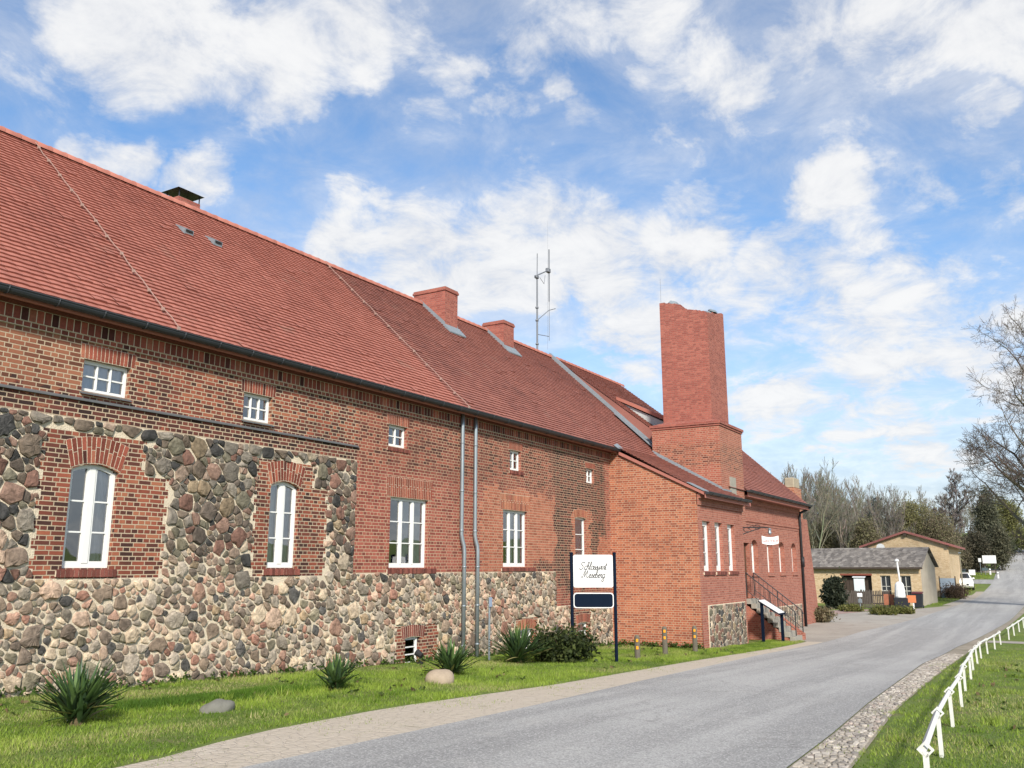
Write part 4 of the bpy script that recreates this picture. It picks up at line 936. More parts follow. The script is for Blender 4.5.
# ------------------------------------------------------------------ sign post with the inn's board
def strokes(mb, lines, org, ux, uz, scale, thick, shear=.45, depth=(0, -.006, 0)):
    for L in lines:
        for i in range(len(L) - 1):
            a = np.array(L[i]); c = np.array(L[i + 1]); d = c - a; n_ = np.linalg.norm(d)
            if n_ < 1e-6: continue
            t = np.array((-d[1], d[0])) / n_ * thick / 2; e = d / n_ * thick * .3
            q = [a - t - e, c - t + e, c + t + e, a + t - e]
            pts = [Vector(org) + Vector(ux) * ((p[0] + shear * p[1]) * scale) + Vector(uz) * (p[1] * scale) for p in q]
            mb.prism(pts, depth)
def arc(cx, cy, rx, ry, a0, a1, n=10): return [(cx + rx * cos(radians(a0 + (a1 - a0) * i / n)), cy + ry * sin(radians(a0 + (a1 - a0) * i / n))) for i in range(n + 1)]
GL = {  # hand-drawn script letters: (advance, strokes)
 'S': (1.5, [arc(.9, 1.55, .5, .42, 20, 200) + arc(.55, .6, .55, .6, 70, -150)]), 'c': (.75, [arc(.4, .5, .35, .5, 50, 310) + [(.75, .15)]]),
 'h': (.85, [[(0, 0), (.35, 1.2)] + arc(.3, 1.75, .18, .3, 0, 200) + [(.12, .0)], [(.12, .4)] + arc(.4, .6, .25, .4, 140, 0) + [(.62, .1), (.85, .15)]]),
 'l': (.5, [[(0, 0.1), (.3, 1.2)] + arc(.25, 1.8, .16, .3, 0, 190) + [(.1, .2), (.25, 0), (.5, .15)]]), 'o': (.8, [arc(.38, .5, .35, .5, 80, 440) + [(.8, .8)]]),
 's': (.65, [[(0, 0.1), (.35, 1.)] + arc(.3, .3, .28, .32, 60, -160)]), 'w': (1.1, [[(0, .8), (.12, .1), (.4, .1), (.52, .9), (.56, .1), (.85, .1), (.95, .95), (1.1, .8)]]),
 'i': (.45, [[(0, .3), (.15, .95), (.12, .1), (.3, 0), (.45, .15)], [(.2, 1.35), (.26, 1.42)]]), 'r': (.65, [[(0, .2), (.2, 1.), (.45, .85), (.38, .1), (.5, 0), (.65, .15)]]),
 't': (.55, [[(0, .3), (.25, 1.7), (.15, .1), (.3, 0), (.55, .15)], [(.0, 1.15), (.5, 1.25)]]), 'M': (2., [[(-.2, .3), (.1, 0), (.45, 1.6), (.62, 2.0), (.7, .2), (1.3, 2.0), (1.35, .4), (1.55, 0), (1.9, .25)]]),
 'e': (.65, [[(0, .35), (.45, .6)] + arc(.33, .65, .2, .35, 0, 180) + arc(.4, .4, .3, .4, 190, 320)]), 'b': (.75, [[(0, .2), (.3, 1.2)] + arc(.25, 1.8, .16, .3, 0, 190) + [(.12, .1)] + arc(.4, .4, .28, .4, 230, 460)]),
 'g': (.8, [arc(.38, .5, .33, .5, 60, 400), [(.72, .9), (.62, -.7)] + arc(.35, -.7, .27, .3, 0, -180) + [(.3, -.2), (.8, .2)]]), ' ': (.6, [])}
def script(mb, text, org, ux, uz, height, width, thick, **kw):
    x = 0; L = []
    for ch in text:
        a, st_ = GL[ch]; L += [[(p[0] + x, p[1]) for p in s_] for s_ in st_]; x += a
    sc_ = height / 2.; kx = width / (x * sc_)
    strokes(mb, [[(p[0] * kx, p[1]) for p in l] for l in L], org, ux, uz, sc_, thick / sc_, **kw)
def rrect(w, hh, r, n=5):
    pts = []
    for cx, cy, a0 in ((w / 2 - r, hh / 2 - r, 0), (-w / 2 + r, hh / 2 - r, 90), (-w / 2 + r, -hh / 2 + r, 180), (w / 2 - r, -hh / 2 + r, 270)):
        pts += [(cx + r * cos(radians(a0 + 90 * i / n)), cy + r * sin(radians(a0 + 90 * i / n))) for i in range(n + 1)]
    return pts
gz = float(h(21.3)); ang = atan2(-.854, .5206)
sg = thing('inn_sign', 'white board with black script lettering over a blank navy plate between two navy posts', 'sign', (21.3, -3.09, gz), ang)
# local frame: x to the right along the board, y away from the reader, z up
navy = simple('navy_metal', (.0035, .009, .022), .7, 0., spec=.08); signw = simple('white_sign_face', (.70, .70, .70), .4, var=.02); ink = simple('grey_ink', (.05, .05, .055), .6); fine = simple('pale_grey_ink', (.5, .5, .5), .6)
for X in (-.565, .565):
    b = MB(); b.tube([(X, 0, -.3), (X, 0, 2.72)], .043, 12); b.lathe([(.043, 0), (.05, .005), (.05, .03), (.02, .05)], (X, 0, 2.72), 12); b.build('post', navy, sg, smooth=False)
zc_ = 2.28
b = MB(); b.prism([(x, -.012, zc_ + z) for x, z in rrect(1.04, .84, .05)], (0, .024, 0)); b.tube([(-.57, 0, zc_ + .2), (.57, 0, zc_ + .2)], .012, 6); brd = b.build('board', signw, sg)
b = MB(); script(b, 'Schlosswirt', (-.37, -.013, zc_ + .04), (1, 0, 0), (0, 0, 1), .19, .72, .016, shear=.25); script(b, 'Meseberg', (-.30, -.013, zc_ - .17), (1, 0, 0), (0, 0, 1), .19, .60, .016, shear=.25); b.build('lettering', ink, brd)
b = MB()
for z, x0_, x1_ in ((.30, -.28, .28), (-.29, -.46, .44)):
    x = x0_
    while x < x1_: b = MB(); w_ = random.uniform(.05, .12); b.box(x, x + w_, -.016, -.0125, zc_ + z, zc_ + z + .020); b.build('small_print', fine, brd); x += w_ + .022
b = MB(); b.prism([(x, -.010, 1.53 + z) for x, z in rrect(1.05, .39, .08)], (0, .02, 0)); pe = b.build('plate_edge', signw, sg)
b = MB(); b.prism([(x, -.0145, 1.53 + z) for x, z in rrect(1.0, .34, .07)], (0, .004, 0)); b.build('navy_plate', navy, pe)

# ------------------------------------------------------------------ hanging sign on iron bracket by the stack corner
hs = thing('hanging_sign', 'small curved white sign lettered in red hanging from an ornate iron bracket', 'sign', (34.12, -2.75, 3.12))
b = MB(); X0 = 0.
b.tube([(0.02, 0, -.6), (0.02, 0, .55)], .03, 6); b.tube([(0, 0, .25), (.5, -.5, .3), (1.15, -1.15, .3)], .025, 6); b.tube([(0, 0, -.35), (.4, -.4, .05), (.95, -.95, .3)], .02, 6)
for s in range(5): cx_ = .15 + .17 * s; b.tube([(cx_ + .08 * cos(t), -cx_ - .08 * cos(t), .12 + .05 * s + .09 * sin(t)) for t in np.linspace(0, 5.5, 14)], .011, 5)
b.tube([(1.15, -1.15, .3), (1.2, -1.2, .27), (1.2, -1.2, .08)], .012, 5); b.build('bracket', M['iron'], hs)
b = MB(); b.lathe([(.03, .0), (.07, .06), (.05, .16), (.075, .2), (.02, .26)], (1.2, -1.2, .03), 10); b.build('lantern', M['zinc'], hs)
u_ = Vector((.5206, -.854, 0)); nn = Vector((-.854, -.5206, 0)); o_ = Vector((1.2, -1.2, -.16)); poly = [o_ + u_ * x + Vector((0, 0, z - .06 * (1 - (x / .33) ** 2))) for x, z in [(-.33 + .0825 * i, .15) for i in range(9)] + [(.33 - .0825 * i, -.15) for i in range(9)]]
b = MB(); b.prism([p + nn * .015 for p in poly], -nn * .03); bs_ = b.build('sign_panel', signw, hs)
tcur = bpy.data.curves.new('lettering', 'FONT'); tcur.body = 'GASTHOF'; tcur.size = .14; tcur.extrude = .003; tcur.align_x = 'CENTER'
to = bpy.data.objects.new('t', tcur); COL.objects.link(to); bpy.context.view_layer.update(); me = bpy.data.meshes.new_from_object(to); bpy.data.objects.remove(to); me.materials.clear(); me.materials.append(simple('red_lettering', (.45, .04, .05), .6))
lt = bpy.data.objects.new('lettering', me); COL.objects.link(lt); lt.parent = bs_
lt.matrix_local = Matrix(((u_.x, 0, nn.x, o_.x + nn.x * .02), (u_.y, 0, nn.y, o_.y + nn.y * .02), (0, 1, 0, o_.z - .10), (0, 0, 0, 1)))

# ------------------------------------------------------------------ information lectern, bollards, marker, spotlight
gx_ = float(h(35.6))
ip = thing('information_lectern', 'tilted white information panel on dark blue posts in front of the steps', 'information board', (35.7, -3.5, gx_))
b = MB(); b.prism([(-.5, -.65, 1.10), (.3, -.65, 1.10), (.3, .1, 1.56), (-.5, .1, 1.56)], (0, 0, .03)); b.build('panel', signw, ip)
b = MB(); b.prism([(-.52, -.67, 1.04), (.32, -.67, 1.04), (.32, .12, 1.52), (-.52, .12, 1.52)], (0, 0, .055)); b.build('tray', navy, ip)
for (x, y, z) in ((.22, -.56, 1.1), (-.42, .02, 1.47)): b = MB(); b.box(x - .05, x + .05, y - .05, y + .05, -.1, z); b.build('post', navy, ip)
wood = simple('grey_weathered_wood', (.13, .115, .09), .95, var=.35, nscale=8, bumpd=.01); refl = simple('orange_reflector', (.85, .33, .02), .4)
bo = None
blab = ['weathered wooden bollard with orange reflectors nearest the navy sign post', 'middle weathered bollard with orange reflectors by the plain brick side wall', 'weathered bollard with orange reflectors by the corner of the brick annex']
for i, (x, y, hh) in enumerate(((23.1, -3.5, .62), (25.6, -3.3, .80), (27.75, -3.45, .78))):
    bo = thing('bollard', blab[i], 'bollard', (x, y, float(h(x))), .5 + i, 'wooden bollards on the grass verge')
    b = MB(); b.lathe([(.08, -.15), (.078, hh * .5), (.074, hh - .05), (.05, hh)], (0, 0, 0), 9); b.build('post', wood, bo)
    for z in (hh - .17, hh - .36):
        b = MB()
        an = atan2(-13.58 - y, -x) - (.5 + i)       # plates face the approaching traffic
        q = [(.074 * cos(an) + e * sin(an) * .03, .074 * sin(an) - e * cos(an) * .03, z + dz) for e, dz in ((1, 0), (-1, 0), (-1, .08), (1, .08))]
        b.prism(q, (.014 * cos(an), .014 * sin(an), 0))
        b.build('reflector', refl, bo)
mp = thing('marker_post', 'thin grey metal marker pole standing before the fieldstone wall', 'post', (19.6, -.95, float(h(19.6))))
b = MB(); b.tube([(0, 0, -.2), (0, 0, 1.55)], .028, 8); b.build('pole', M['zinc'], mp); b = MB(); b.bbox(-.06, .06, -.05, -.03, 1.32, 1.56, .006); b.build('plate', simple('blue_grey_plate', (.25, .31, .42), .5), mp)
sl2 = thing('spotlight', 'small black ground spotlight beside the cellar window', 'lamp', (17.3, -.5, float(h(17.3))))
b = MB(); b.box(-.06, .06, -.05, .05, 0, .05); b.tube([(0, 0, .04), (0, 0, .16)], .015, 6); b.build('foot', M['iron'], sl2); b = MB(); b.tube([(0, -.05, .19), (0, .1, .27)], [.06, .085], 10); b.build('head', M['iron'], sl2)

# ------------------------------------------------------------------ boulders on the grass
def boulder(name, label, loc, sx, sy, sz, seed, mat):
    rr = np.random.default_rng(seed); import bmesh
    bm = bmesh.new(); bmesh.ops.create_icosphere(bm, subdivisions=3, radius=1)
    k = rr.normal(size=(8, 3)); ph = rr.uniform(0, 6, 8)
    for v in bm.verts:
        d = sum(.11 / (1 + i * .4) * sin(float(np.dot(k[i], v.co)) * 2.2 + ph[i]) for i in range(8)); v.co *= 1 + d
        v.co = Vector((v.co.x * sx, v.co.y * sy, v.co.z * sz))
    me = bpy.data.meshes.new(name); bm.to_mesh(me); bm.free(); me.materials.append(mat)
    for p in me.polygons: p.use_smooth = True
    o = bpy.data.objects.new(name, me); COL.objects.link(o); o.location = loc; return tag(o, label, 'rock')
boulder('boulder', 'pale tan boulder lying on the grass in front of the cellar window', (13.95, -3.5, float(h(14)) + .07), .31, .22, .20, 1, simple('tan_boulder', (.34, .27, .2), .9, var=.3, nscale=5, bumpd=.01))
boulder('boulder', 'flat grey stone half sunk in the grass near the left yucca', (8.75, -3.5, float(h(8.7)) + .01), .25, .16, .13, 2, simple('grey_boulder', (.17, .165, .14), .9, var=.35, nscale=6, bumpd=.01))

# ------------------------------------------------------------------ white rail fences along the right-hand grass
wp = simple('white_fence_paint', (.62, .62, .58), .65, var=.28, nscale=9)
FXY = pw([8.0, 11.1, 13.8, 16.4, 19.8, 22.8, 25.9, 32.5, 39.5, 42.4, 50.6, 62, 75], [-12.5, -12.27, -12.12, -12.0, -11.77, -11.63, -11.44, -11.2, -11.34, -11.49, -11.8, -12.2, -12.6])
def fence(name, label, xs):
    x0 = xs[0]; L = (x0, FXY(x0), float(h(x0))); t = thing(name, label, 'fence', L)
    for x in xs:
        z = float(h(x)); y = FXY(x); lean = random.uniform(-.012, .03); b = MB()
        an = atan2(FXY(x + 1) - FXY(x - 1), 2.)
        def R(p): return (x + p[0] * cos(an) - p[1] * sin(an), y + p[0] * sin(an) + p[1] * cos(an), z + p[2])
        b.mesh([R((a, c + lean * (k > 0), k)) for k in (-.2, .44) for a, c in ((-.022, -.022), (.022, -.022), (.022, .022), (-.022, .022))], [(0, 3, 2, 1), (4, 5, 6, 7), (0, 1, 5, 4), (1, 2, 6, 5), (2, 3, 7, 6), (3, 0, 4, 7)])
        # diamond collar that holds the rail
        for s in (-.03, .03):
            ring = [R((s + .012 * 0, lean + .085 * cos(q), .455 + .085 * sin(q))) for q in (0, pi / 2, pi, 3 * pi / 2)]
            inn = [R((s, lean + .055 * cos(q), .455 + .055 * sin(q))) for q in (0, pi / 2, pi, 3 * pi / 2)]
        A = [R((s, lean + r_ * cos(q), .455 + r_ * sin(q))) for s in (-.022, .022) for r_ in (.066, .044) for q in (0, pi / 2, pi, 3 * pi / 2)]
        fs = []
        for i in range(4):
            j = (i + 1) % 4; fs += [(i, j, 4 + j, 4 + i), (8 + j, 8 + i, 12 + i, 12 + j), (i, 8 + i, 8 + j, j), (4 + j, 12 + j, 12 + i, 4 + i)]
        b.mesh(A, fs); b.build('post', wp, t, L)
    b = MB(); pts = []
    for x in np.linspace(xs[0], xs[-1], len(xs) * 3 - 2): pts.append((x, FXY(x) + .01, float(h(x)) + .455))
    A = []; fs = []
    for p in pts: A += [(p[0], p[1] + .031 * cos(q), p[2] + .031 * sin(q)) for q in (0, pi / 2, pi, 3 * pi / 2)]
    for i in range(len(pts) - 1): fs += [(i * 4 + k, i * 4 + (k + 1) % 4, i * 4 + 4 + (k + 1) % 4, i * 4 + 4 + k) for k in range(4)]
    fs += [(3, 2, 1, 0), tuple(range(len(A) - 4, len(A)))]; b.mesh(A, fs); b.build('rail', simple('greyed_white_rail', (.58, .58, .56), .6, var=.22, nscale=4), t, L)
fence('rail_fence', 'low white rail fence on diamond collars nearest the camera beside the cobble strip', [8.3, 11.1, 13.85, 16.6, 19.6, 22.7, 25.8, 28.6, 31.4, 34.2, 36.9, 39.6])
fence('rail_fence', 'farther stretch of low white rail fence beyond the gravel gap', [42.4, 45.0, 47.7, 50.4, 53.2, 56, 59, 62, 65, 68, 71, 74])

# ------------------------------------------------------------------ grass blades
def blade_field(pts, hmin, hmax, wid, seed, name, ca=None, cb=None):
    r = np.random.default_rng(seed); n = len(pts); x, y = pts[:, 0], pts[:, 1]; z = h(x) - .005
    def vn(sx, sy, s):   # cheap value noise for patches
        g = np.random.default_rng(s).random((64, 64)); a = (x / sx) % 63; b_ = (y / sy) % 63; i = a.astype(int); j = b_.astype(int); fa = a - i; fb = b_ - j
        return (g[i, j] * (1 - fa) + g[i + 1, j] * fa) * (1 - fb) + (g[i, j + 1] * (1 - fa) + g[i + 1, j + 1] * fa) * fb
    pch = np.clip((vn(1.1, .7, 1) * .6 + vn(.35, .3, 2) * .4 - .5) * 1.7 + .5, 0, 1); pc2 = vn(1.7, 1.1, 3)
    H = (hmin + (hmax - hmin) * r.random(n)) * (.55 + .9 * pch); a = r.uniform(0, 2 * pi, n); ln = H * r.uniform(.15, .9, n); la = r.uniform(0, 2 * pi, n)
    w = wid * r.uniform(.6, 1.4, n)
    p0 = np.stack([x - w * np.cos(a), y - w * np.sin(a), z], 1); p1 = np.stack([x + w * np.cos(a), y + w * np.sin(a), z], 1); p2 = np.stack([x + ln * np.cos(la), y + ln * np.sin(la), z + H], 1)
    V_ = np.stack([p0, p1, p2], 1).reshape(-1, 3); F_ = np.arange(3 * n).reshape(-1, 3)
    c0 = np.array((.09, .168, .016)); c1 = np.array((.295, .395, .058)); c2 = np.array((.40, .37, .17))
    if ca: c0 = np.array(ca); c1 = np.array(cb); c2 = c1
    k = np.clip(pch + r.normal(0, .16, n), 0, 1)[:, None]; col = c0 * (1 - k) + c1 * k
    dry = (np.clip((pc2 - .50) * 2.6, 0, 1) * (r.random(n) < .5))[:, None] + (r.random(n) < .05)[:, None] * .7; dry = np.clip(dry, 0, 1); col = col * (1 - dry) + c2 * dry
    col = col * r.uniform(.75, 1.2, n)[:, None]
    o = raw(name, V_, F_, M['grass'], cols=np.repeat(col, 3, 0)); o['kind'] = 'stuff'; o['label'] = 'short green lawn grass'; return o
M['grass'] = attr_mat('grass_blades', .6, 3., .12, 0, .25, .35)
def scatter(n, x0, x1, yl, yr, seed, power=1.6):
    r = np.random.default_rng(seed); t = r.random(n); x = x0 + (x1 - x0) * t ** power
    a = np.array([yl(v) for v in np.linspace(x0, x1, 200)]); b_ = np.array([yr(v) for v in np.linspace(x0, x1, 200)]); xs_ = np.linspace(x0, x1, 200)
    A, B = np.interp(x, xs_, a), np.interp(x, xs_, b_); return np.stack([x, A + (B - A) * r.random(n)], 1)
pts = scatter(210000, 4.5, 37, lambda x: CL(x) + .12, lambda x: -.03 if x < 29 else -3.3, 21, 1.35)
pts = pts[(RNG.random(len(pts)) < .995)]
edge = pts[:, 1] - np.interp(pts[:, 0], np.linspace(4, 38, 100), [CL(v) for v in np.linspace(4, 38, 100)]); wob = .10 * np.sin(pts[:, 0] * 9.7) - .06 + .16 * np.sin(pts[:, 0] * 2.1) + .12 * np.sin(pts[:, 0] * 5.3 + 1)
blade_field(pts[edge > wob], .02, .06, .006, 31, 'lawn_grass')
pts = scatter(200000, 8.2, 46, lambda x: -22 if x < 20 else -24, lambda x: CR(x) - .05, 22, 1.7)
edge = np.interp(pts[:, 0], np.linspace(8, 47, 100), [CR(v) for v in np.linspace(8, 47, 100)]) - pts[:, 1]; wob = -.02 + .12 * np.sin(pts[:, 0] * 2.7) + .10 * np.sin(pts[:, 0] * 6.1 + 1)
keep = (edge > wob) & ~((pts[:, 0] > 40.25) & (pts[:, 0] < 41.55)) & (pts[:, 1] > -13.5 - (pts[:, 0] - 8) * .9)
blade_field(pts[keep], .02, .06, .006, 32, 'lawn_grass')
r_ = np.random.default_rng(43); pts = np.stack([9.6 + 1.5 * r_.normal(size=14000) * .55, -2.35 + .36 * r_.normal(size=14000) * .6], 1); DARKG = True
blade_field(pts, .05, .10, .007, 38, 'clover_patch', (.045, .10, .012), (.10, .19, .02))
r_ = np.random.default_rng(44); cen = np.concatenate([np.stack([r_.uniform(5, 30, 90), r_.uniform(-5.0, -.2, 90)], 1), np.stack([r_.uniform(9, 34, 130), r_.uniform(-17, -11.6, 130)], 1)])
pts = (cen.repeat(60, 0) + r_.normal(size=(len(cen) * 60, 2)) * .07); blade_field(pts, .05, .13, .008, 36, 'coarse_grass')
wp_ = cen[r_.integers(0, len(cen), 330)] + r_.normal(size=(330, 2)) * .5; wp3 = np.stack([wp_[:, 0], wp_[:, 1], h(wp_[:, 0]) + .035], 1)
wp3 = wp3[(wp3[:, 1] < -11.9) | (wp3[:, 1] > -4.9)]; q3 = wp3.repeat(5, 0) + r_.normal(size=(len(wp3) * 5, 3)) * np.array((.035, .035, .012))
LITTER = q3
# tufts creeping between the cobbles
r_ = np.random.default_rng(5); n_ = 9000; x = 8.6 + 24 * r_.random(n_) ** 1.5; v = r_.random(n_) ** 2.2
ya = np.array([CR(q) for q in x]); yb = np.array([RR(q) for q in x]); keep = (np.sin(x * 3.1) + np.sin(x * 7.7) + np.sin(v * 20 + x * 2)) > .3
blade_field(np.stack([x, ya + (yb - ya) * v], 1)[keep], .02, .05, .006, 33, 'verge_grass')
r_ = np.random.default_rng(6); n_ = 9000; x = 5.2 + 26 * r_.random(n_) ** 1.4; v = r_.random(n_) ** 2.6 * .8; ya = np.array([CL(q) for q in x]); yb = np.array([RL(q) for q in x]); keep = (np.sin(x * 2.3) + np.sin(x * 6.1 + 1) + np.sin(v * 17 + x * 3)) > .1
blade_field(np.stack([x, ya + (yb - ya) * v], 1)[keep], .015, .045, .006, 37, 'verge_grass')
pts = np.stack([np.random.default_rng(8).uniform(69, 97, 40000), np.zeros(40000)], 1); pts[:, 1] = np.array([RL(q) for q in pts[:, 0]]) + 1.0 + 9 * np.random.default_rng(9).random(40000)
blade_field(pts, .04, .12, .012, 34, 'meadow_grass')
pts = np.stack([np.random.default_rng(8).uniform(103.2, 110.8, 16000), np.zeros(16000)], 1); pts[:, 1] = np.array([RL(q) for q in pts[:, 0]]) + .4 + 12 * np.random.default_rng(9).random(16000)
blade_field(pts, .04, .14, .014, 35, 'meadow_grass')

# ------------------------------------------------------------------ foliage tools
M['leaf'] = attr_mat('foliage', .6, 4., .2, 0, .2, .45)
M['yucca'] = attr_mat('yucca_leaf', .45, 4., .15, 0, .35, .1)
M['bark'] = attr_mat('bark', .9, 12, .3, .01)
def cards(centres, size, seed, cols, aspect=1.7, up=0.):
    """one leaf-shaped quad (4 verts) per centre"""
    r = np.random.default_rng(seed); n = len(centres); d = r.normal(size=(n, 3)); d[:, 2] += up; d /= np.linalg.norm(d, axis=1)[:, None]
    e = r.normal(size=(n, 3)); e -= (e * d).sum(1)[:, None] * d; e /= np.linalg.norm(e, axis=1)[:, None]
    s = size * r.uniform(.6, 1.35, n)[:, None]; a = d * s * aspect / 2; b_ = e * s / 2
    V_ = np.stack([centres - a, centres + b_ - a * .1, centres + a, centres - b_ - a * .1], 1).reshape(-1, 3)
    c = cols[r.integers(0, len(cols), n)] * r.uniform(.7, 1.3, n)[:, None]
    return V_, np.arange(4 * n).reshape(-1, 4), np.repeat(c, 4, 0)
def clumps(n_clumps, per, rx, ry, rz, cr, seed, zc=0., shell=.55, gap=None):
    r = np.random.default_rng(seed); d = r.normal(size=(n_clumps, 3)); d /= np.linalg.norm(d, axis=1)[:, None]; rad = (shell + (1 - shell) * r.random(n_clumps)) * r.choice([1., 1., 1.08, .85], n_clumps)
    c = d * rad[:, None] * np.array((rx, ry, rz)) + np.array((0, 0, zc)); k = r.uniform(.6, 1.3, n_clumps) * cr
    pts = c.repeat(per, 0) + r.normal(size=(n_clumps * per, 3)) * .5 * k.repeat(per)[:, None]; return pts

Vv, Ff, Cc = cards(LITTER, .05, 45, np.array([(.09, .14, .03), (.12, .18, .04), (.20, .15, .08), (.07, .10, .03)])); o = raw('lawn_weeds', Vv, Ff, M['leaf'], None, Cc); o['kind'] = 'stuff'; o['label'] = 'small weeds and fallen leaves in the lawn'
def yucca(name, label, loc, n, L, seed, cols, wid=.05, droop=.5):
    r = random.Random(seed); t = thing(name, label, 'plant', loc)
    Vv = []; Ff = []; Cc = []
    for i in range(n):
        az = r.uniform(0, 2 * pi); el = radians(r.triangular(8, 88, 52)); l = L * r.uniform(.65, 1.1); w = wid * r.uniform(.7, 1.1); seg = 5; dr = droop * r.uniform(0, 1) * (1 - el / 1.6)
        c = np.array(r.choice(cols)) * r.uniform(.75, 1.25); base = (r.uniform(-.09, .09), r.uniform(-.09, .09), r.uniform(0, .18)); i0 = len(Vv)
        if el < .5 and r.random() < .35: c = np.array((.34, .30, .13))
        for k in range(seg + 1):
            s = k / seg; rr_ = l * s * cos(el); zz = l * s * sin(el) - dr * l * s * s * .6; ww = w * (1 - s ** 2.2) * (.55 + .9 * min(1, s * 4)) * .5
            cx, cy, cz = base[0] + rr_ * cos(az), base[1] + rr_ * sin(az), max(base[2] + zz, .02)
            for q, dz in ((-1, .012), (0, 0), (1, .012)): Vv.append((cx - q * ww * sin(az), cy + q * ww * cos(az), cz + dz)); Cc.append(c * (.8 + .35 * s))
        for k in range(seg):
            for q in (0, 1): Ff.append((i0 + k * 3 + q, i0 + k * 3 + q + 1, i0 + k * 3 + q + 4, i0 + k * 3 + q + 3))
    raw('leaves', Vv, Ff, M['yucca'], t, np.array(Cc)); b = MB(); b.tube([(0, 0, -.1), (0, 0, .22)], [.09, .07], 8, (.12, .09, .05)); b.build('stem', M['bark'], t); return t
YC = [(.045, .085, .03), (.06, .11, .035), (.09, .15, .045), (.035, .065, .03)]
yucca('yucca', 'large spiky green yucca at the far left in front of the stone wall', (6.85, -3.25, float(h(6.8))), 190, .66, 1, YC)
yucca('yucca', 'small low yucca clump alone in the middle of the lawn', (11.8, -2.9, float(h(11.8))), 120, .48, 2, YC)
yucca('yucca', 'bushy upright yucca just behind the tan boulder', (15.45, -2.7, float(h(15.4))), 170, .66, 3, YC)
yucca('yucca', 'tall yucca with drooping pale leaves left of the dark shrub', (19.3, -2.0, float(h(19.3))), 190, .92, 4, YC, .055)
def shrub(name, label, loc, rx, ry, rz, seed, cols, ncl=60, per=60, leaf=.06, cr=.22, twigs=14, cat='shrub'):
    t = thing(name, label, cat, loc); pts = clumps(ncl, per, rx, ry, rz, cr, seed, rz * .9, .35); pts = pts[pts[:, 2] > .01]
    Vv, Ff, Cc = cards(pts, leaf, seed, np.array(cols)); raw('foliage', Vv, Ff, M['leaf'], t, Cc)
    b = MB(); r = random.Random(seed)
    for i in range(twigs): a = r.uniform(0, 6.28); q = r.uniform(.3, .9); b.tube([(0.05 * cos(a), .05 * sin(a), -.05), (rx * q * .5 * cos(a), ry * q * .5 * sin(a), rz * .7), (rx * q * cos(a), ry * q * sin(a), rz * r.uniform(1.0, 1.75))], [.02, .012, .004], 4, (.10, .075, .05))
    b.build('stems', M['bark'], t); return t
shrub('shrub', 'dark green leafy shrub behind the left leg of the navy sign', (20.75, -2.5, float(h(20.7))), 1.05, .7, .40, 7, [(.045, .062, .022), (.065, .088, .028), (.09, .11, .035), (.035, .048, .02)], 70, 70, .065, .30, 40)
# weeds along the foot of the walls
wd = MB(); r = random.Random(3); pts = []
for i in range(420):
    x = r.uniform(5, 29); pts.append((x, -.04 - abs(r.gauss(0, .06)), float(h(x)) + r.uniform(0, .12)))
for i in range(160):
    pts.append((29.0 - abs(r.gauss(0, .08)), r.uniform(-3.3, -.1), float(h(29)) + r.uniform(0, .16)))
pts = np.array(pts).repeat(6, 0) + RNG.normal(size=(len(pts) * 6, 3)) * .035
Vv, Ff, Cc = cards(pts, .045, 3, np.array([(.06, .11, .02), (.09, .15, .03), (.05, .08, .02)])); o = raw('wall_foot_weeds', Vv, Ff, M['leaf'], None, Cc); o['kind'] = 'stuff'; o['label'] = 'low weeds along the foot of the wall'

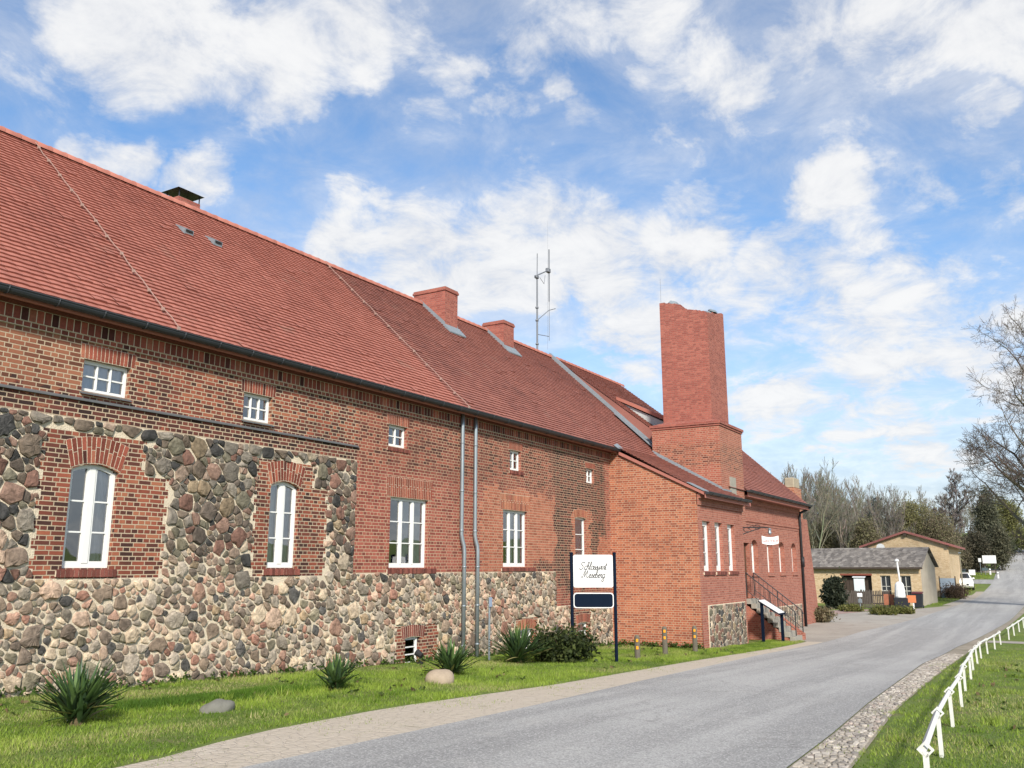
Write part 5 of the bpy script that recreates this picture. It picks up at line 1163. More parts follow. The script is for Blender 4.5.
# ------------------------------------------------------------------ bare trees
def tree_mesh(seed, H, trunk_r, spread, levels=5, first=.3, col=(.13, .115, .10), ratio=.72, nb=(3, 5), min_r=.006, up=.25, wob=.12, tips=None, lean=(0, 0), side=None):
    r = random.Random(seed); V_, F_, C_ = [], [], []
    def seg(p0, p1, r0, r1, k, c):
        d = (p1 - p0); 
        if d.length < 1e-5: return
        d.normalize(); u = d.orthogonal().normalized(); w = d.cross(u); i = len(V_)
        for (p, q) in ((p0, r0), (p1, r1)):
            for s in range(k): a = 2 * pi * s / k; V_.append(tuple(p + (u * cos(a) + w * sin(a)) * q)); C_.append(c)
        for s in range(k): F_.append((i + s, i + (s + 1) % k, i + k + (s + 1) % k, i + k + s))
    def grow(p, d, L, rad, lev):
        n = 5 if lev == 0 else 4 if lev < 3 else 3; k = 7 if lev == 0 else 5 if lev == 1 else 3; c = tuple(v * r.uniform(.85, 1.15) * (1. if lev < 2 else .92) for v in col)
        pts = [p]; q = p
        for i in range(n):
            d = (d + Vector((r.gauss(0, wob), r.gauss(0, wob), r.gauss(0, wob * .6) + (up * .12 if lev else .03)))).normalized(); q = q + d * (L / n); pts.append(q)
        r1 = rad * (.45 if lev else .38)
        for i in range(n):
            a, b_ = rad + (r1 - rad) * i / n, rad + (r1 - rad) * (i + 1) / n; seg(pts[i], pts[i + 1], max(a, min_r), max(b_, min_r), k, c)
        if lev >= levels:
            if tips is not None: tips.append(q)
            return
        m = r.randint(*nb) + (3 if lev == 0 else 0)
        for i in range(m):
            t = (first + (1 - first) * (i + r.random()) / m) if lev == 0 else .25 + .75 * (i + r.random()) / m
            f = t * n; j = min(int(f), n - 1); pp = pts[j].lerp(pts[j + 1], f - j); dd = (pts[j + 1] - pts[j]).normalized()
            az = r.uniform(0, 2 * pi); o_ = dd.orthogonal().normalized(); o_.rotate(__import__('mathutils').Quaternion(dd, az)); an = spread * r.uniform(.7, 1.25)
            if side is not None and lev == 0 and r.random() < .6: o_ = (o_ + Vector(side) * 1.2).normalized()
            nd = (dd * cos(an) + o_ * sin(an)).normalized(); nd.z += up * .3; nd.normalize()
            grow(pp, nd, L * ratio * r.uniform(.65, 1.05) * (1 - .35 * t if lev == 0 else 1), rad * (1 - .5 * t) * r.uniform(.42, .62), lev + 1)
        grow(q, d, L * ratio * .8, r1, lev + 1)
    grow(Vector((0, 0, -.3)), Vector((lean[0], lean[1], 1)).normalized(), H, trunk_r, 0)
    return np.array(V_), np.array(F_), np.array(C_)
def split_tree(t, Vd, hcut_faces):
    Vv, Ff, Cc = Vd; k = hcut_faces
    raw('trunk', Vv[:Ff[:k].max() + 1], Ff[:k], M['bark'], t, Cc[:Ff[:k].max() + 1]); raw('crown', Vv, Ff[k:], M['bark'], t, Cc); return t
WOODLAB = 'bare slender grey tree in the wood beyond the wing roof'
protos = []
for s in range(6):
    Vd = tree_mesh(100 + s, 6.8 + .7 * (s % 3), .13 + .02 * (s % 2), .52, 4, .25, ((.22, .20, .165), (.175, .16, .135), (.20, .195, .14))[s % 3], .55, (3, 5), .014, .6, .10)
    t = thing('bare_tree', WOODLAB, 'tree', (0, 0, -50), 0, 'bare trees in the wood'); split_tree(t, Vd, 35); t['hh'] = float(np.percentile(Vd[0][:, 2], 99.8)); protos.append(t)
rw = random.Random(77); cnt = 0
def put(t, px, depth, sc, rz):
    x, y = at(px, depth); t.location = (x, y, float(h(x))); t.scale = (sc, sc, sc * rw.uniform(.95, 1.1)); t.rotation_euler = (0, 0, rz)
for i in range(64):
    px = 772 + 130 * (i + rw.random()) / 64; dep = rw.choice((88, 96, 104, 112, 120)) + rw.uniform(-4, 4)
    t = protos[i] if i < 6 else copy_tree(protos[i % 6])
    top = np.interp(px, [772, 790, 830, 860, 880, 902], [480, 473, 474, 487, 492, 496]) + rw.uniform(-4, 12)
    x, y = at(px, dep); want = 1.9 + (567 - top) / 880 * dep - float(h(x)); put(t, px, dep, want / t['hh'], rw.uniform(0, 6.28))
for i in range(14):       # farther, towards the road
    px = 895 + 105 * (i + rw.random()) / 14; dep = rw.uniform(125, 150); t = copy_tree(protos[i % 6]); t['label'] = 'distant bare tree on the rise behind the ochre barn'; t['group'] = 'bare trees on the rise'
    x, y = at(px, dep); want = 1.9 + (567 - rw.uniform(488, 506)) / 880 * dep - float(h(x)); put(t, px, dep, want / t['hh'], rw.uniform(0, 6.28))
Vd = tree_mesh(55, 6.2, .2, .62, 5, .35, (.17, .15, .14), .58, (4, 5), .016, .45, .12); t = thing('bare_tree', 'tall bare round-crowned tree rising above the willow', 'tree'); split_tree(t, Vd, 35)
x, y = at(938, 105); t.location = (x, y, float(h(x))); sc = (1.9 + (567 - 471) / 880 * 105 - float(h(x))) / float(Vd[0][:, 2].max()); t.scale = (sc,) * 3
# the big bare oak by the road, trunk outside the picture, limbs reaching in
Vd = tree_mesh(411, 9.2, .55, .95, 6, .34, (.15, .122, .10), .66, (3, 4), .008, .22, .16, side=(-.52, .85, 0))
t = thing('oak_tree', 'great bare oak with gnarled dark limbs at the right edge of the picture', 'tree'); split_tree(t, Vd, 35)
x, y = at(1118, 56); t.location = (x, y, float(h(x)) + .0); t.scale = (1.1, 1.1, 1.15)
def leafy(name, label, px, dep, pxr, ytop, seed, cols, ncl=120, per=60, leaf=.3, cr=.9, base=0., group=None, H=None, shell=.3, squash=1., cat='tree'):
    x, y = at(px, dep); z = float(h(x)); top = 1.9 + (567 - ytop) / 880 * dep - z; rx = pxr / 880 * dep; t = thing(name, label, cat, (x, y, z), 0, group)
    rz_ = (top - base) / 2; pts = clumps(ncl, per, rx, rx * squash, rz_, cr, seed, base + rz_, shell); pts = pts[pts[:, 2] > .05]; pts = pts.repeat(3, 0) + np.random.default_rng(seed).normal(size=(3 * len(pts), 3)) * .16; Vv, Ff, Cc = cards(pts, leaf * .45, seed, np.array(cols) * 1.45); raw('crown', Vv, Ff, M['leaf'], t, Cc)
    r = random.Random(seed); b = MB(); b.tube([(0, 0, -.3), (.1, 0, top * .3), (0, .1, top * .8)], [rx * .07 + .05, rx * .05 + .03, .02], 7, (.11, .095, .075))
    for i in range(16): a = r.uniform(0, 6.28); q = r.uniform(.3, .85); z0_ = top * r.uniform(.2, .6); b.tube([(0, 0, z0_), (rx * q * .5 * cos(a), rx * q * .5 * sin(a), z0_ + top * .13), (rx * q * cos(a), rx * q * sin(a), min(top * .95, z0_ + top * .34))], [.05, .035, .012], 4, (.11, .095, .075))
    b.build('trunk', M['bark'], t); return t
OL = [(.125, .12, .065), (.155, .145, .08), (.125, .11, .075)]
leafy('willow_tree', 'rounded yellow green willow coming into leaf behind the ochre barn', 917, 92, 19, 504, 1, [(.17, .165, .08), (.20, .19, .09), (.15, .135, .08)], 230, 60, .22, .7, .5, shell=.45)
leafy('budding_tree', 'brownish budding tree right of the barn gable', 940, 90, 17, 512, 2, [(.16, .135, .09), (.14, .115, .08), (.155, .15, .08)], 210, 55, .2, .7, .3, shell=.4)
leafy('conifer', 'tall dark green conifer standing left of the hill road', 992, 104, 10, 487, 3, [(.085, .09, .06), (.105, .105, .068), (.075, .078, .055)], 110, 55, .28, .75, .0)
leafy('conifer', 'smaller dark conifer below the tall one by the hill road', 1002, 100, 6, 526, 33, [(.09, .09, .06), (.105, .10, .065)], 60, 60, .26, .65, .0)
leafy('conifer', 'narrow dark spruce poking out of the bare wood', 882, 98, 5, 500, 4, [(.05, .062, .06), (.038, .05, .05)], 70, 60, .25, .45, .0)
leafy('leafing_tree', 'fresh yellow green tree overhanging the hill road', 1006, 112, 19, 500, 5, [(.155, .16, .06), (.125, .125, .055), (.18, .18, .07), (.11, .10, .06)], 170, 40, .25, .8, 2.6, shell=.4)
leafy('leafing_tree', 'low yellow green tree far up beside the road', 1030, 122, 16, 530, 55, [(.15, .16, .06), (.12, .125, .055)], 110, 50, .28, .8, .6)
leafy('evergreen_hedge', 'dark grey green evergreen block in the wood above the barn roof', 911, 112, 11, 513, 6, [(.05, .06, .05), (.065, .075, .058)], 110, 70, .35, .8, .0, squash=.7, cat='hedge')
for i, (px, dep, pr, yt, cl_, lab) in enumerate([(800, 86, 16, 528, OL, 'olive brown undergrowth bush just right of the wing gable'), (828, 88, 18, 520, OL, 'olive undergrowth bush above the grey roof of the low house'), (856, 90, 17, 524, [(.11, .105, .06), (.085, .08, .05)], 'brown green undergrowth bush left of the dark spruce'),
        (884, 92, 15, 530, [(.07, .08, .045), (.10, .095, .055)], 'dark undergrowth bush under the spruce'), (955, 98, 15, 534, [(.075, .066, .045), (.10, .085, .055)], 'brown thicket right of the barn'), (976, 100, 15, 532, [(.05, .05, .035), (.075, .066, .045)], 'dark thicket behind the white signboard'), (868, 84, 13, 522, OL, 'pale olive bush behind the low house'), (1000, 112, 18, 536, [(.045, .05, .035), (.06, .066, .04)], 'dark thicket at the bend of the hill road')]):
    leafy('bush', lab, px, dep, pr, yt, 20 + i, cl_, 120, 55, .25, .7, .0, squash=.8, cat='bush')

# ------------------------------------------------------------------ low ochre house and barn
OC = brick_mat('ochre_brick', [(0, (.46, .31, .17)), (.5, (.56, .40, .235)), (1, (.62, .47, .30))], mortar=(.56, .46, .32), stain=.35)
GR = simple('grey_render', (.34, .30, .245), .95, var=.3, nscale=1.2); dwood = simple('dark_wood', (.055, .04, .032), .8, var=.3)
def roof_grey():
    m, n, bs, out = newmat('old_grey_tiles'); t = n.new('ShaderNodeTexCoord').outputs['UV']; v = n.new('ShaderNodeTexVoronoi'); v.inputs['Scale'].default_value = 4.; n.l.new(t, v.inputs['Vector'])
    k = n.new('ShaderNodeSeparateColor'); n.l.new(v.outputs['Color'], k.inputs[0]); c = n.ramp(n.math('ADD', n.math('MULTIPLY', k.outputs[0], .6), n.math('MULTIPLY', n.noise(t, .9, 4, .6), .6)), [(.2, (.075, .068, .065)), (.6, (.16, .145, .135)), (1, (.30, .275, .25))])
    n.l.new(c, bs.inputs['Base Color']); bs.inputs['Roughness'].default_value = .9; bump(n, bs, v.outputs['Distance'], .03); return m
RG = roof_grey()
hx, hy = 68.4, -5.25; hz = float(h(68.4))
low = thing('low_house', 'low ochre brick outbuilding with a mossy grey tiled roof and dark wide doorway', 'building', (hx, hy, hz), -0.11)
# local: x = away from camera (depth), y = along the front (to the left); front plane x = 0
class Rot:                                  # builds with front in plane y=0 (u to the right), then turned so that front faces -X
    pass
def front(mb): mb.v = [(b_, -a, c) for a, b_, c in mb.v]; return mb       # (u, d, z) -> (d, -u, z)
Lh, Wd, eh, rh = 12.5, 4.2, 2.75, 4.05
w = {'b': MB()}
hop = [(0, 0, 0, 0, .2, 'b'), (-2.75, -2.05, .55, 2.05, .2, 'b'), (-1.4, -.7, .55, 2.05, .2, 'b'), (-9.3, -8.6, .8, 1.9, .2, 'b')]
hop[0] = (-5.5, -3.35, .0, 2.05, .5, 'b')
grid_wall(w, -Lh, 0, -.6, eh, 0., hop, lambda x, z: 'b')
lw = front(w['b']).build('front_wall', OC, low)
g_ = MB(); g_.face([(0, 0, -.6), (0, Wd, -.6), (0, Wd, eh - .1), (0, Wd * .5, rh - .12), (0, 0, eh - .05)]); g_.face([(-Lh, 0, -.6), (-Lh, Wd, -.6), (-Lh, Wd, eh - .1), (-Lh, Wd * .5, rh - .12), (-Lh, 0, eh - .05)][::-1]); g_.face([(-Lh, Wd, -.6), (0, Wd, -.6), (0, Wd, eh), (-Lh, Wd, eh)][::-1])
front(g_).build('gable_wall', GR, low)
g_ = MB()
for sgn in (0, 1):
    a = (-.35 if sgn == 0 else Wd + .35); zz = eh - .12; n_ = 14
    for i in range(n_):
        t0, t1 = i / n_, (i + 1.1) / n_; ya, yb_ = a + (Wd / 2 - a) * t0, a + (Wd / 2 - a) * min(t1, 1); za, zb_ = zz + (rh - zz) * t0 + .03, zz + (rh - zz) * min(t1, 1)
        g_.face([(-Lh - .2, ya, za), (.22, ya, za), (.22, yb_, zb_), (-Lh - .2, yb_, zb_)]); g_.face([(-Lh - .2, ya, za - .03), (.22, ya, za - .03), (.22, ya, za), (-Lh - .2, ya, za)])
front(g_).build('roof', RG, low)
g_ = MB(); g_.box(-Lh - .2, .2, -.36, -.30, eh - .25, eh - .12); front(g_).build('eaves_board', dwood, low)
# doorway, shutters and windows
g_ = MB(); a, b_, c, d = hop[0][:4]
for i in range(9): x0_ = a + (b_ - a) * i / 9; g_.box(x0_ + .01, x0_ + (b_ - a) / 9 - .01, .34, .38, 0, d - .3)
g_.box(a, b_, .30, .42, d - .3, d - .12); front(g_).build('door', dwood, low); g_ = MB(); g_.face([(a, .45, 0), (b_, .45, 0), (b_, .45, d), (a, .45, d)]); front(g_).build('room_backing', M['dark_room'], low)
g_ = MB(); g_.box(a - .05, b_ + .05, -.02, .02, d, d + .12); front(g_).build('lintel', simple('brick_lintel', (.22, .07, .05), .9), low)
for a, b_, c, d in [q[:4] for q in hop[1:]]:
    m_ = MB(); m_.box(a, a + .06, .1, .15, c, d); m_.box(b_ - .06, b_, .1, .15, c, d); m_.box(a, b_, .1, .15, c, c + .06); m_.box(a, b_, .1, .15, d - .06, d); m_.box((a + b_) / 2 - .025, (a + b_) / 2 + .025, .105, .145, c, d); m_.box(a, b_, .105, .145, (c + d) / 2 - .02, (c + d) / 2 + .02); m_.box(a, b_, .105, .145, c + (d - c) * .28, c + (d - c) * .32)
    wo_ = front(m_).build('window', simple('worn_white_frame', (.45, .44, .41), .7), low); m_ = MB(); m_.face([(a, .13, c), (b_, .13, c), (b_, .13, d), (a, .13, d)]); front(m_).build('pane', simple('dark_glass', (.035, .04, .045), .1, spec=.6), wo_)
def atl(px, dep): return at(px, dep)
# barn: gable faces the camera
bx, by = at(908, 73.5); bz = float(h(bx)); bw2 = 73 / 880 * 73.5 / 2 + .05
barn = thing('barn', 'ochre brick barn whose low gable with red verge faces the road', 'building', (bx, by, bz), .02)
ap = 1.9 + (567 - 532) / 880 * 73.5 - bz; ev = ap - 1.05
g_ = MB(); g_.face([(-bw2, 0, -.8), (bw2, 0, -.8), (bw2, 0, ev), (0, 0, ap - .1), (-bw2, 0, ev)]); g_.face([(-bw2, 0, -.8), (-bw2, 12, -.8), (-bw2, 12, ev), (-bw2, 0, ev)][::-1]); g_.face([(bw2, 0, -.8), (bw2, 12, -.8), (bw2, 12, ev), (bw2, 0, ev)]); g_.face([(-bw2, 12, -.8), (bw2, 12, -.8), (bw2, 12, ev), (0, 12, ap - .1), (-bw2, 12, ev)][::-1]); front(g_).build('wall', OC, barn)
rd = simple('red_roof_tiles', (.25, .095, .085), .75, var=.3, nscale=3)
g_ = MB(); ov = .5; sl3 = (ap - ev) / bw2
for s in (-1, 1): g_.prism([(0, -.35, ap), (s * (bw2 + ov), -.35, ap - sl3 * (bw2 + ov)), (s * (bw2 + ov), -.35, ap - sl3 * (bw2 + ov) - .16), (0, -.35, ap - .17)], (0, 12.6, 0))
front(g_).build('roof', rd, barn); g_ = MB(); g_.box(-.12, .12, -.3, 0, ap - .42, ap - .18)
for s in (-1, 1): g_.box(s * bw2 - .1, s * bw2 + .1, -.3, 0, ev - .3, ev - .08)
front(g_).build('purlin', dwood, barn); g_ = MB(); g_.lathe([(.0, 0), (.2, .05), (.33, .15)], (0, 0, 0), 12); g_.v = [(a - 1.9, -.35 - c, b_ + ap - 1.35) for a, b_, c in g_.v]; front(g_).build('satellite_dish', signw, barn)
# blue-grey gate beside the barn
gx, gy = at(946, 71); sgz = thing('metal_gate', 'pale blue corrugated gate right of the ochre barn', 'gate', (gx, gy, float(h(gx))), .16)
g_ = MB()
for i in range(14): x0_ = -.55 + 1.1 * i / 14; g_.prism([(x0_, 0, -.1), (x0_ + .04, -.03, -.1), (x0_ + .0786, 0, -.1)], (0, 0, 1.65))
front(g_).build('leaf', simple('blue_grey_sheet', (.36, .42, .48), .6, .1), sgz); g_ = MB(); g_.box(-.6, -.53, -.05, .05, -.2, 1.7); g_.box(.53, .6, -.05, .05, -.2, 1.7); front(g_).build('post', dwood, sgz)

# ------------------------------------------------------------------ yard in front of the low house
fx, fy = at(859, 61.6); fz = float(h(fx))
pf = thing('picket_fence', 'dark weathered picket fence in front of the low ochre house', 'fence', (fx, fy, fz), 0.02)
g_ = MB(); r = random.Random(2)
for i in range(34): u = -1.75 + 3.5 * i / 33; hh = 1.1 + r.uniform(-.05, .06); l_ = r.uniform(-.02, .02); g_.prism([(u - .035, 0, 0), (u + .035, 0, 0), (u + .035 + l_, 0, hh), (u + l_, 0, hh + .06), (u - .035 + l_, 0, hh)], (0, .022, 0))
front(g_).build('pickets', simple('picket_wood', (.10, .085, .075), .9, var=.45), pf)
g_ = MB(); g_.box(-1.8, 1.8, .03, .07, .25, .33); g_.box(-1.8, 1.8, .03, .07, .8, .88); front(g_).build('rail', dwood, pf)
for u in (-1.78, 0, 1.78): g_ = MB(); g_.box(u - .05, u + .05, .08, .17, -.2, 1.2); front(g_).build('post', dwood, pf)
def yard(name, label, cat, px, dep, rot=0.): x, y = at(px, dep); return thing(name, label, cat, (x, y, float(h(x))), rot)
org = simple('orange_sheet', (.55, .19, .08), .6, var=.12); blk = simple('black_plastic', (.022, .024, .03), .5)
t = yard('notice_board', 'white notice board on two posts in front of the dark doorway', 'sign', 858, 62.3); g_ = MB(); g_.bbox(-.35, .35, -.03, .03, 1.05, 1.95, .01); front(g_).build('board', simple('pale_board', (.62, .68, .70), .5), t); g_ = MB(); g_.prism([(-.42, -.12, 1.98), (.42, -.12, 1.98), (.42, .12, 2.03), (-.42, .12, 2.03)], (0, 0, .03)); front(g_).build('hood', signw, t)
for s in (-.32, .32): g_ = MB(); g_.box(s - .035, s + .035, .031, .09, -.2, 1.95); front(g_).build('post', dwood, t)
t = yard('letterbox_post', 'small white letterbox on a thin grey pole before the picket fence', 'letterbox', 857.5, 57.5); g_ = MB(); g_.tube([(0, 0, -.1), (0, 0, .95)], .025, 6); front(g_).build('pole', M['zinc'], t)
for z, s in ((.92, .15), (.55, .11)): g_ = MB(); g_.bbox(-s, s, -.08, .08, z, z + .24, .02); front(g_).build('box', signw if z > .8 else M['zinc'], t)
t = yard('smoker_stove', 'white stove body with tall thin white flue on a black base', 'stove', 899, 58.4)
g_ = MB(); g_.bbox(-.44, .44, -.35, .35, -.05, .82, .03); g_.box(-.38, .38, -.37, -.351, .15, .7); front(g_).build('base', blk, t)
g_ = MB(); g_.lathe([(.30, .82), (.33, .9), (.31, 1.3), (.26, 1.65), (.17, 1.78), (.1, 1.82)], (-.08, 0, 0), 14); front(g_).build('body', signw, t)
g_ = MB(); g_.tube([(-.02, 0, 1.78), (-.10, 0, 3.1)], .055, 8); g_.lathe([(.12, 0), (.13, .04), (.1, .12), (.03, .17)], (-.10, 0, 3.1), 10); front(g_).build('flue', signw, t)
t = yard('orange_barrier', 'rust orange double panel in a dark frame left of the stove', 'panel', 886.5, 59.2); g_ = MB()
for s in (-.33, .02): g_.bbox(s, s + .32, -.02, .02, .3, 1.0, .01)
front(g_).build('panel', simple('rust_panel', (.32, .12, .07), .8, var=.3), t); g_ = MB()
for s in (-.42, -.01, .36): g_.box(s, s + .05, -.04, .04, -.1, 1.12)
g_.box(-.42, .41, -.03, .03, 1.04, 1.1); g_.box(-.42, .41, -.03, .03, .2, .27); front(g_).build('frame', dwood, t)
t = yard('orange_sign', 'bright orange board on a white post right of the stove', 'sign', 908.5, 57.8); g_ = MB(); g_.bbox(-.27, .27, -.02, .02, .52, .98, .01); front(g_).build('board', org, t); g_ = MB(); g_.box(.06, .14, .021, .08, -.1, .9); front(g_).build('post', signw, t)
t = yard('bin', 'black wheeled bin with a maroon lid behind the orange board', 'bin', 915, 60.5); g_ = MB(); g_.mesh([(-.26, -.28, .06), (.26, -.28, .06), (.26, .28, .06), (-.26, .28, .06), (-.31, -.34, .95), (.31, -.34, .95), (.31, .34, .95), (-.31, .34, .95)], [(0, 3, 2, 1), (4, 5, 6, 7), (0, 1, 5, 4), (1, 2, 6, 5), (2, 3, 7, 6), (3, 0, 4, 7)]); front(g_).build('body', blk, t); g_ = MB(); g_.prism([(-.33, -.38, .96), (.33, -.38, .96), (.33, .36, 1.03), (-.33, .36, 1.03)], (0, 0, .05)); front(g_).build('lid', simple('maroon_lid', (.10, .02, .03), .5), t)
for s in (-.3, .24): g_ = MB(); g_.v = []; g_.tube([(s, .3, .1), (s + .06, .3, .1)], .1, 10); front(g_).build('wheel', blk, t)
shrub('round_bush', 'round dark evergreen bush right of the wing corner', (*at(832, 61), float(h(65))), .72, .7, 1.05, 8, [(.032, .042, .028), (.045, .055, .033), (.06, .068, .045)], 110, 60, .12, .35, cat='bush')
shrub('dry_shrub', 'straw coloured twiggy shrub at the corner drainpipe', (*at(820, 48.5), float(h(52))), .72, .6, .40, 9, [(.22, .18, .11), (.26, .22, .14), (.17, .15, .08)], 60, 50, .07, .2, 50, cat='bush')
YL = [(.16, .16, .045), (.20, .19, .07), (.11, .13, .035)]
for i, (px, dep, rx_, lab) in enumerate(((879, 54.6, .8, 'low yellow green hedge mound left of the stove foot'), (898, 55.4, .75, 'low yellow green hedge mound before the stove'), (848, 57.9, .9, 'low green planting before the picket fence'), (806, 55.5, .6, 'low green planting beside the wing corner'))): shrub('low_hedge', lab, (*at(px, dep), float(h(60))), rx_ * .8, rx_, .20, 30 + i, YL, 60, 50, .07, .18, 6, cat='hedge')
shrub('dry_shrub', 'reddish brown bare shrub beside the parked white car', (*at(952, 70.5), float(h(79))), 1.0, 1.0, .55, 41, [(.11, .075, .055), (.14, .10, .07)], 70, 45, .07, .3, 60, cat='bush')
t = yard('planter', 'white tub of red flowers at the end of the wing wall', 'planter', 810, 52); g_ = MB(); g_.lathe([(.22, 0), (.3, .35), (.36, .42), (.33, .44)], (0, 0, 0), 14); front(g_).build('tub', signw, t)
pts = clumps(16, 30, .3, .3, .16, .12, 5, .58); Vv, Ff, Cc = cards(pts, .06, 5, np.array([(.5, .05, .03), (.08, .12, .03), (.45, .08, .06)])); raw('flowers', Vv, Ff, M['leaf'], t, Cc)

# ------------------------------------------------------------------ white car by the side lane
def make_car(loc, rz):
    t = thing('parked_car', 'white hatchback parked nose first beside the side lane', 'car', loc, rz)
    white = simple('car_white_paint', (.78, .78, .79), .25, var=.03, spec=.5); dk = simple('car_glass', (.03, .035, .04), .08, spec=.7); tyre = simple('tyre_rubber', (.02, .02, .02), .9)
    st_ = [(-2.0, .35, .62, .62, .60, .80), (-1.85, .22, .80, .86, .66, .83), (-1.3, .20, .88, .92, .70, .86), (-.75, .20, .92, 1.02, .74, .87), (-.1, .20, .93, 1.42, .58, .87), (.5, .20, .94, 1.49, .60, .87), (1.2, .20, .95, 1.45, .59, .87), (1.75, .24, .93, 1.18, .60, .85), (1.98, .36, .75, .85, .66, .80)]
    b = MB(); vs = []; fs = []; m = 10
    for x, z0, zb_, zt_, wt, wb_ in st_:
        vs += [(x, -wb_ * .93, z0), (x, -wb_, z0 + .15), (x, -wb_, zb_ - .12), (x, -wb_ * .96, zb_), (x, -wt, zt_), (x, wt, zt_), (x, wb_ * .96, zb_), (x, wb_, zb_ - .12), (x, wb_, z0 + .15), (x, wb_ * .93, z0)]
    for i in range(len(st_) - 1):
        for k in range(m): fs.append((i * m + k, i * m + (k + 1) % m, (i + 1) * m + (k + 1) % m, (i + 1) * m + k))
    fs += [tuple(range(m))[::-1], tuple(range((len(st_) - 1) * m, len(st_) * m))]; b.mesh(vs, fs); b.build('body', white, t)
    b = MB(); b.face([(-.78, -.64, 1.03), (-.78, .64, 1.03), (-.13, .53, 1.41), (-.13, -.53, 1.41)]); b.v = [(x - .012, y, z + .012) for x, y, z in b.v]; b.build('windscreen', dk, t)
    for s in (-1, 1):
        b = MB(); b.face([(-.45, s * .845, .99), (1.45, s * .83, 1.0), (1.15, s * .63, 1.38), (.0, s * .63, 1.36)]); b.v = [(x, y + s * .02, z) for x, y, z in b.v]; b.build('side_window', dk, t)
        b = MB(); b.bbox(-1.94, -1.80, s * .60 - .15, s * .60 + .15, .62, .76, .03); b.build('headlight', simple('headlight_glass', (.5, .52, .55), .15, spec=.7), t)
        b = MB(); b.bbox(-.55, -.4, s * .92 - .09, s * .92 + .09, .95, 1.07, .03); b.build('mirror', white, t)
        for x in (-1.25, 1.25):
            b = MB(); b.tube([(x, s * .70, .31), (x, s * .89, .31)], .31, 18); wh = b.build('wheel', tyre, t); b = MB(); b.tube([(x, s * .885, .31), (x, s * .897, .31)], .19, 14); b.build('rim', M['zinc'], wh)
    b = MB(); b.bbox(-2.03, -1.95, -.45, .45, .40, .56, .02); b.build('grille', blk, t); b = MB(); b.box(-2.045, -2.031, -.26, .26, .43, .54); b.build('number_plate', signw, t); return t
x, y = at(960.5, 81); make_car((x, y, float(h(x))), .12)
# far signs and posts
t = yard('billboard', 'large white signboard on two posts beyond the road junction', 'sign', 990, 97, 0.); g_ = MB(); g_.bbox(-.66, .66, -.04, .04, 1.1, 1.95, .02); front(g_).build('board', signw, t)
for s in (-.5, .5): g_ = MB(); g_.box(s - .04, s + .04, .041, .12, -.2, 1.95); front(g_).build('post', dwood, t)
t = yard('traffic_sign', 'small white road sign on a thin pole left of the signboard', 'sign', 980.5, 97); g_ = MB(); g_.tube([(0, 0, -.2), (0, 0, 1.7)], .03, 6); front(g_).build('pole', M['zinc'], t); g_ = MB(); g_.prism([(-.14, -.04, 1.3), (.14, -.04, 1.3), (.14, -.04, 1.7), (-.14, -.04, 1.7)], (0, .02, 0)); front(g_).build('plate', signw, t)
t = yard('direction_sign', 'low dark arrow sign below the white signboard', 'sign', 985, 96); g_ = MB(); g_.tube([(0, 0, -.2), (0, 0, .9)], .03, 6); front(g_).build('pole', M['zinc'], t); g_ = MB(); g_.prism([(-.3, -.04, .45), (.2, -.04, .45), (.32, -.04, .6), (.2, -.04, .75), (-.3, -.04, .75)], (0, .02, 0)); front(g_).build('plate', simple('teal_plate', (.07, .10, .11), .6), t)
for px, dep, lab in ((989.5, 96, 'white marker bollard on the grass island'), (997, 92, 'white marker post at the tip of the grass island')): t = yard('marker_bollard', lab, 'bollard', px, dep); g_ = MB(); g_.lathe([(.10, -.1), (.095, .5), (.09, .62), (.04, .66)], (0, 0, 0), 10); front(g_).build('post', signw, t); g_ = MB(); g_.lathe([(.101, .42), (.101, .5)], (0, 0, 0), 10); front(g_).build('band', blk, t)
t = yard('transformer_box', 'dark green cabinet standing behind the white car', 'cabinet', 960, 87); g_ = MB(); g_.bbox(-.4, .4, -.3, .3, -.1, 1.35, .02); front(g_).build('body', simple('dark_green_paint', (.06, .085, .085), .6), t); g_ = MB(); g_.prism([(-.46, -.36, 1.35), (.46, -.36, 1.35), (.46, .36, 1.42), (-.46, .36, 1.42)], (0, 0, .05)); front(g_).build('lid', M['dark_metal'], t)
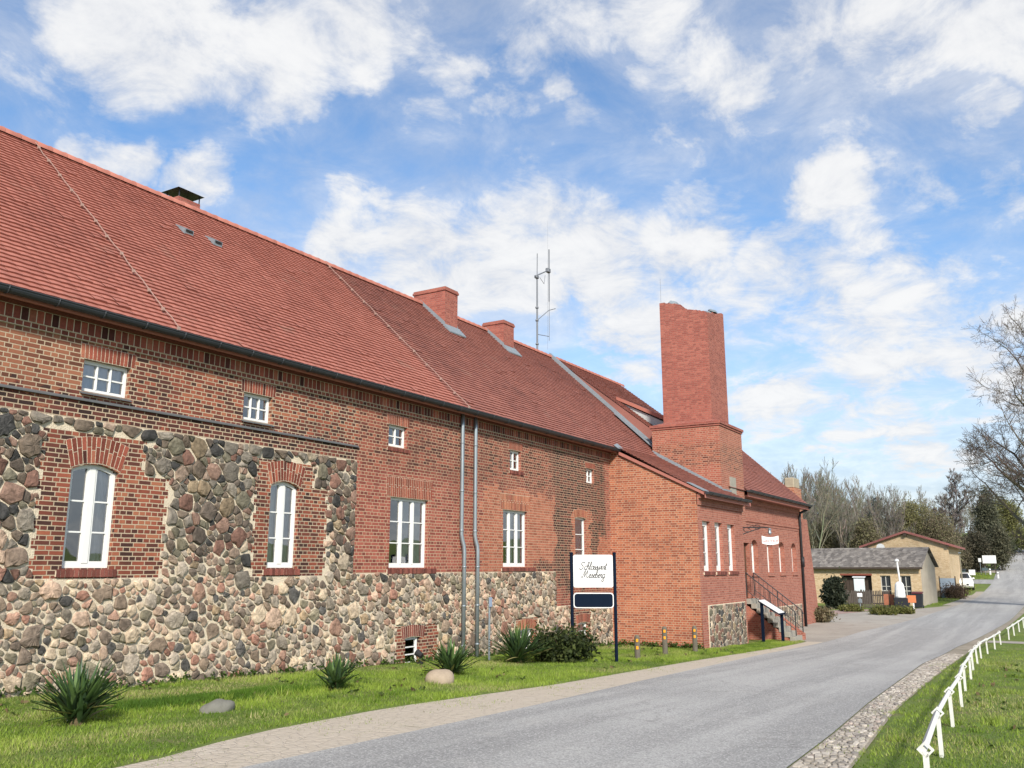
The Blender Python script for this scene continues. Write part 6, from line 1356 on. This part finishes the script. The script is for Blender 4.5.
t = yard('info_sign', 'small white picture sign just behind the white car roof', 'sign', 971.5, 84); g_ = MB(); g_.bbox(-.27, .27, -.02, .02, 1.05, 1.55, .01); front(g_).build('board', signw, t); g_ = MB(); g_.box(-.03, .03, .021, .07, -.2, 1.5); front(g_).build('post', dwood, t)
t = yard('lamp_pole', 'slim wooden pole left of the white car', 'pole', 960.8, 74); g_ = MB(); g_.tube([(0, 0, -.3), (0, 0, 3.4)], [.06, .045], 8); front(g_).build('pole', simple('pole_wood', (.22, .20, .15), .9), t); g_ = MB(); g_.bbox(-.1, .1, -.2, .02, 3.4, 3.5, .02); front(g_).build('cap', M['zinc'], t)

# ------------------------------------------------------------------ aerials behind the ridge
an_ = thing('roof_antenna', 'twin pole radio aerial with cross arms standing behind the ridge', 'antenna', (33.3, 5.4, 10.8))
b = MB(); b.tube([(0, 0, -.3), (0.03, 0, 4.0)], [.045, .038], 8); b.tube([(.03, 0, 4.0), (.06, 0, 5.2)], .022, 6)
for z in (.9, 2.0, 2.6): b.tube([(0.0, 0, z - .03), (0.01, 0, z + .03)], .075, 8)
b.build('mast', M['antenna'], an_)
b = MB(); b.tube([(1.15, 0, 3.2), (1.18, 0, 5.75)], .034, 6); b.tube([(1.12, 0, 1.3), (1.15, 0, 3.2)], .014, 5); b.build('dipole', M['antenna'], an_)
b = MB(); b.tube([(-.15, 0, 4.05), (1.2, 0, 4.75)], .03, 6); b.bbox(.95, 1.2, -.08, .08, 4.58, 4.78, .02); b.bbox(-.12, .1, -.07, .07, 3.98, 4.12, .02); b.tube([(.25, -.02, 4.1), (.5, -.1, 3.85), (.75, -.02, 4.35)], .012, 5); b.tube([(0, 0, 2.0), (1.1, 0, 2.75), (1.75, 0, 3.0)], .018, 5); b.tube([(0, 0, 1.35), (1.1, 0, 1.5)], .016, 5); b.build('cross_arm', M['antenna'], an_)
b = MB(); b.tube([(1.5, .3, 1.0), (1.62, .3, 7.4)], .004, 4); b.build('whip', M['antenna'], an_)
